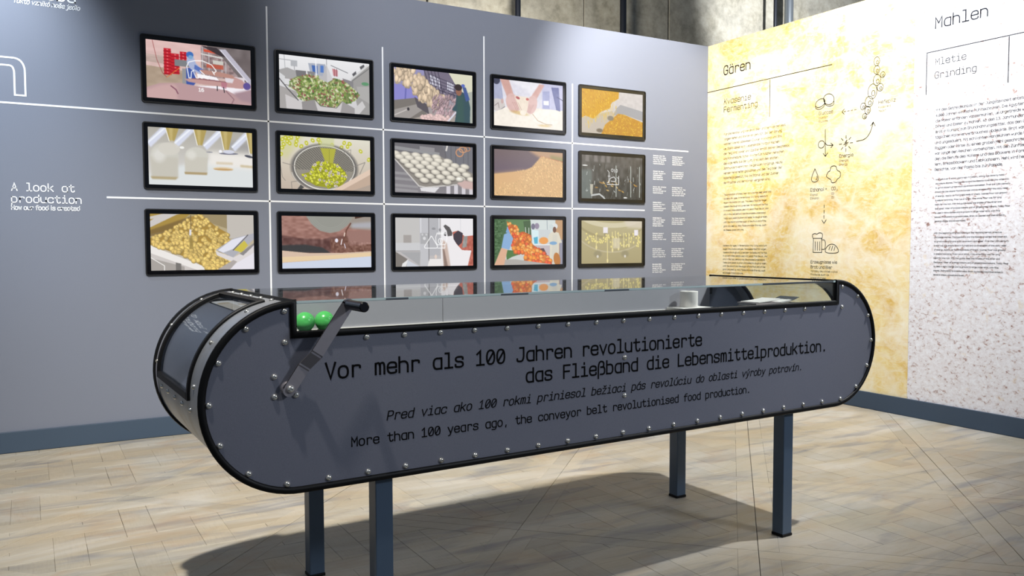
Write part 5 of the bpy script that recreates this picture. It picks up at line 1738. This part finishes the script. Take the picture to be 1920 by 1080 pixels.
# crank
HU, HZ = .008, .914
E1, E2 = -.020, -.058
ang = math.atan2(1.168 - HZ, .183 - HU)
ck = bmesh.new()
dxy = V((math.cos(ang), 0, math.sin(ang)))
per = V((-math.sin(ang), 0, math.cos(ang)))
path = [(-.006, E1), (.078, E1), (.127, E2), (.309, E2)]
rows = []
th = .0035
for k, (t, v) in enumerate(path):
    hw = .019
    c = V((HU, v, HZ)) + dxy * t
    rows.append([ck.verts.new(c + per * hw + V((0, -th, 0))), ck.verts.new(c - per * hw + V((0, -th, 0))), ck.verts.new(c - per * hw + V((0, th, 0))), ck.verts.new(c + per * hw + V((0, th, 0)))])
for a, b in zip(rows[:-1], rows[1:]):
    for q in range(4):
        w = (q + 1) % 4
        ck.faces.new((a[q], a[w], b[w], b[q]))
for (t, v), row, sgn in ((path[0], rows[0], -1), (path[-1], rows[-1], 1)):
    # rounded ends
    c = V((HU, v, HZ)) + dxy * t
    ring = []
    for dv in (-th, th):
        pr = []
        for i in range(1, 8):
            a = math.pi * i / 8
            pr.append(ck.verts.new(c + per * .019 * math.cos(a) + dxy * sgn * .019 * math.sin(a) + V((0, dv, 0))))
        ring.append(pr)
    top = [row[0]] + ring[0] + [row[1]]
    bot = [row[3]] + ring[1] + [row[2]]
    ck.faces.new(top)
    ck.faces.new(bot[::-1])
    for i in range(8):
        ck.faces.new((top[i], bot[i], bot[i + 1], top[i + 1]))
bmesh.ops.bevel(ck, geom=[e for e in ck.edges if abs(e.verts[0].co.y - e.verts[1].co.y) < 1e-6 and e.calc_length() > .03 and abs((e.verts[0].co - e.verts[1].co).normalized().dot(per)) > .9], offset=.005, segments=2, affect='EDGES')
crank = from_bm('crank', ck, M_ARM, ct, smooth=True, autos=30)


def rod(name, c, v0, v1, r, mat, parent, n=24, bev=.0):
    bm = bmesh.new()
    prof_ = [(r - bev, v0), (r, v0 - math.copysign(bev, v0 - v1)), (r, v1 + math.copysign(bev, v0 - v1)), (r - bev, v1)] if bev else [(r, v0), (r, v1)]
    rws = [[bm.verts.new((c[0] + rr * math.cos(2 * math.pi * i / n), v, c[1] + rr * math.sin(2 * math.pi * i / n))) for i in range(n)] for rr, v in prof_]
    for a, b in zip(rws[:-1], rws[1:]):
        for i in range(n):
            j = (i + 1) % n
            bm.faces.new((a[i], a[j], b[j], b[i]))
    bm.faces.new(rws[0])
    bm.faces.new(rws[-1][::-1])
    return from_bm(name, bm, mat, parent, smooth=True, autos=30)


rod('crank_hub', (HU - .002, HZ), E1 + .003, -.0005, .0225, M_ARM, crank, bev=.002)
hp = V((HU, 0, HZ)) + dxy * .309
rod('crank_grip', (hp.x, hp.z), E2 - .137, E2 - th, .0158, M_GRIP, crank, bev=.003)
bolt((HU, E1 - th, HZ), s=1.25)
for du in (-1, 1):
    for dv in (-1, 1):
        bolt((-.001 + du * .033, 0, .921 + dv * .031))

# lettering on the front
fT = lambda u, z: (u, -.0009, z)
for txt, u0, u1, z, wt, sl in (('Vor mehr als 100 Jahren revolutionierte', .129, 1.752, .932, .9, 0), ('das Fließband die Lebensmittelproduktion.', .881, 2.558, .854, .9, 0),
                               ('Pred viac ako 100 rokmi priniesol bežiaci pás revolúciu do oblasti výroby potravín.', .335, 2.387, .777, .85, .22),
                               ('More than 100 years ago, the conveyor belt revolutionised food production.', .212, 2.048, .705, .9, 0)):
    adv = (u1 - u0) / (len(txt) - .27)
    k0 = 0
    for wd_ in txt.split(' '):
        lettering(wd_, fT, u0 + k0 * adv, z, adv, wt, slant=sl, mat=M_INK, parent=ct)
        k0 += len(wd_) + 1

# ------------------------------------------------------------------ things in the glass case
for k, (u, v, lab) in enumerate(((.301, .742, 'green plastic ball in the glass case, closest to the rounded end'), (.384, .746, 'green plastic ball in the glass case, behind the crank arm'))):
    bm = bmesh.new()
    bmesh.ops.create_uvsphere(bm, u_segments=40, v_segments=24, radius=.040)
    for vv in bm.verts:                    # small moulding dimple facing the front
        d = (V(vv.co).normalized() - V((-.15 + .1 * k, -.96, .22)).normalized()).length
        if d < .13:
            vv.co *= .93
        zz = abs(vv.co.z)
        if zz < .0006:
            vv.co *= .992
    o = from_bm('plastic_ball', bm, M_BALL, smooth=True)
    o.location = TW(u, v, 1.0062 + .0398)
    tag(o, lab, 'ball', 'green balls in the glass case')


def turned(name, prof_, mat, parent=None, n=36, sx=1.0):
    bm = bmesh.new()
    rws = [[bm.verts.new((rr * math.cos(2 * math.pi * i / n) * sx, rr * math.sin(2 * math.pi * i / n), z)) for i in range(n)] for rr, z in prof_]
    for a, b in zip(rws[:-1], rws[1:]):
        for i in range(n):
            j = (i + 1) % n
            bm.faces.new((a[i], a[j], b[j], b[i]))
    bm.faces.new(rws[0][::-1])
    bm.faces.new(rws[-1])
    return from_bm(name, bm, mat, parent, smooth=True, autos=35)


cup = empty('paper_roll', TW(2.376, .725, 1.0062), PHI)
tag(cup, 'white paper roll standing upright on a flat white base in the glass case', 'roll')
turned('roll_body', [(.046, .015), (.047, .018), (.047, .098), (.045, .100), (.018, .100), (.018, .088), (.017, .088)], M_PAPER, cup)
box('base_plate', (-.100, -.062, 0), (.100, .062, .0150), M_PAPER, cup, .002)

bk = empty('booklet_stack', TW(2.455, .25, 1.0062), PHI)
tag(bk, 'loose stack of pale folded leaflets in the glass case near the right end', 'leaflets')


def leaflet(w, d, z0, thick, curl, cx, cy, rz, mat):
    vs_, fs_ = [], []
    n = 14
    for i in range(n + 1):
        t = i / n
        x = (t - .5) * w
        zc = z0 + curl * (t ** 2.2)
        for y in (-d / 2, d / 2):
            for h in (0, thick * (.35 + .65 * math.sin(math.pi * min(1, t * 1.1 + .08)) if curl else 1)):
                xx = cx + x * math.cos(rz) - y * math.sin(rz)
                yy = cy + x * math.sin(rz) + y * math.cos(rz)
                vs_.append((xx, yy, zc + h))
    for i in range(n):
        b = i * 4
        fs_ += [(b, b + 2, b + 6, b + 4), (b + 1, b + 5, b + 7, b + 3), (b, b + 4, b + 5, b + 1), (b + 2, b + 3, b + 7, b + 6)]
    fs_ += [(0, 1, 3, 2), (n * 4, n * 4 + 2, n * 4 + 3, n * 4 + 1)]
    mesh('leaflet', vs_, fs_, mat, bk)


random.seed(8)
for i in range(9):
    leaflet(.17, .12, .0005 + i * .0076, .0070, 0.0, -.066 + random.uniform(-.008, .008), random.uniform(-.006, .006), random.uniform(-.08, .08), M_PAPER if i % 2 else M_PAPER2)
leaflet(.16, .11, .070, .004, .014, -.065, 0, .05, M_PAPER)
for i in range(9):
    leaflet(.155, .12, .0005 + i * .0076, .0070, .024 if i > 7 else .0, .082, .002 * i, random.uniform(-.03, .03), M_PAPER)
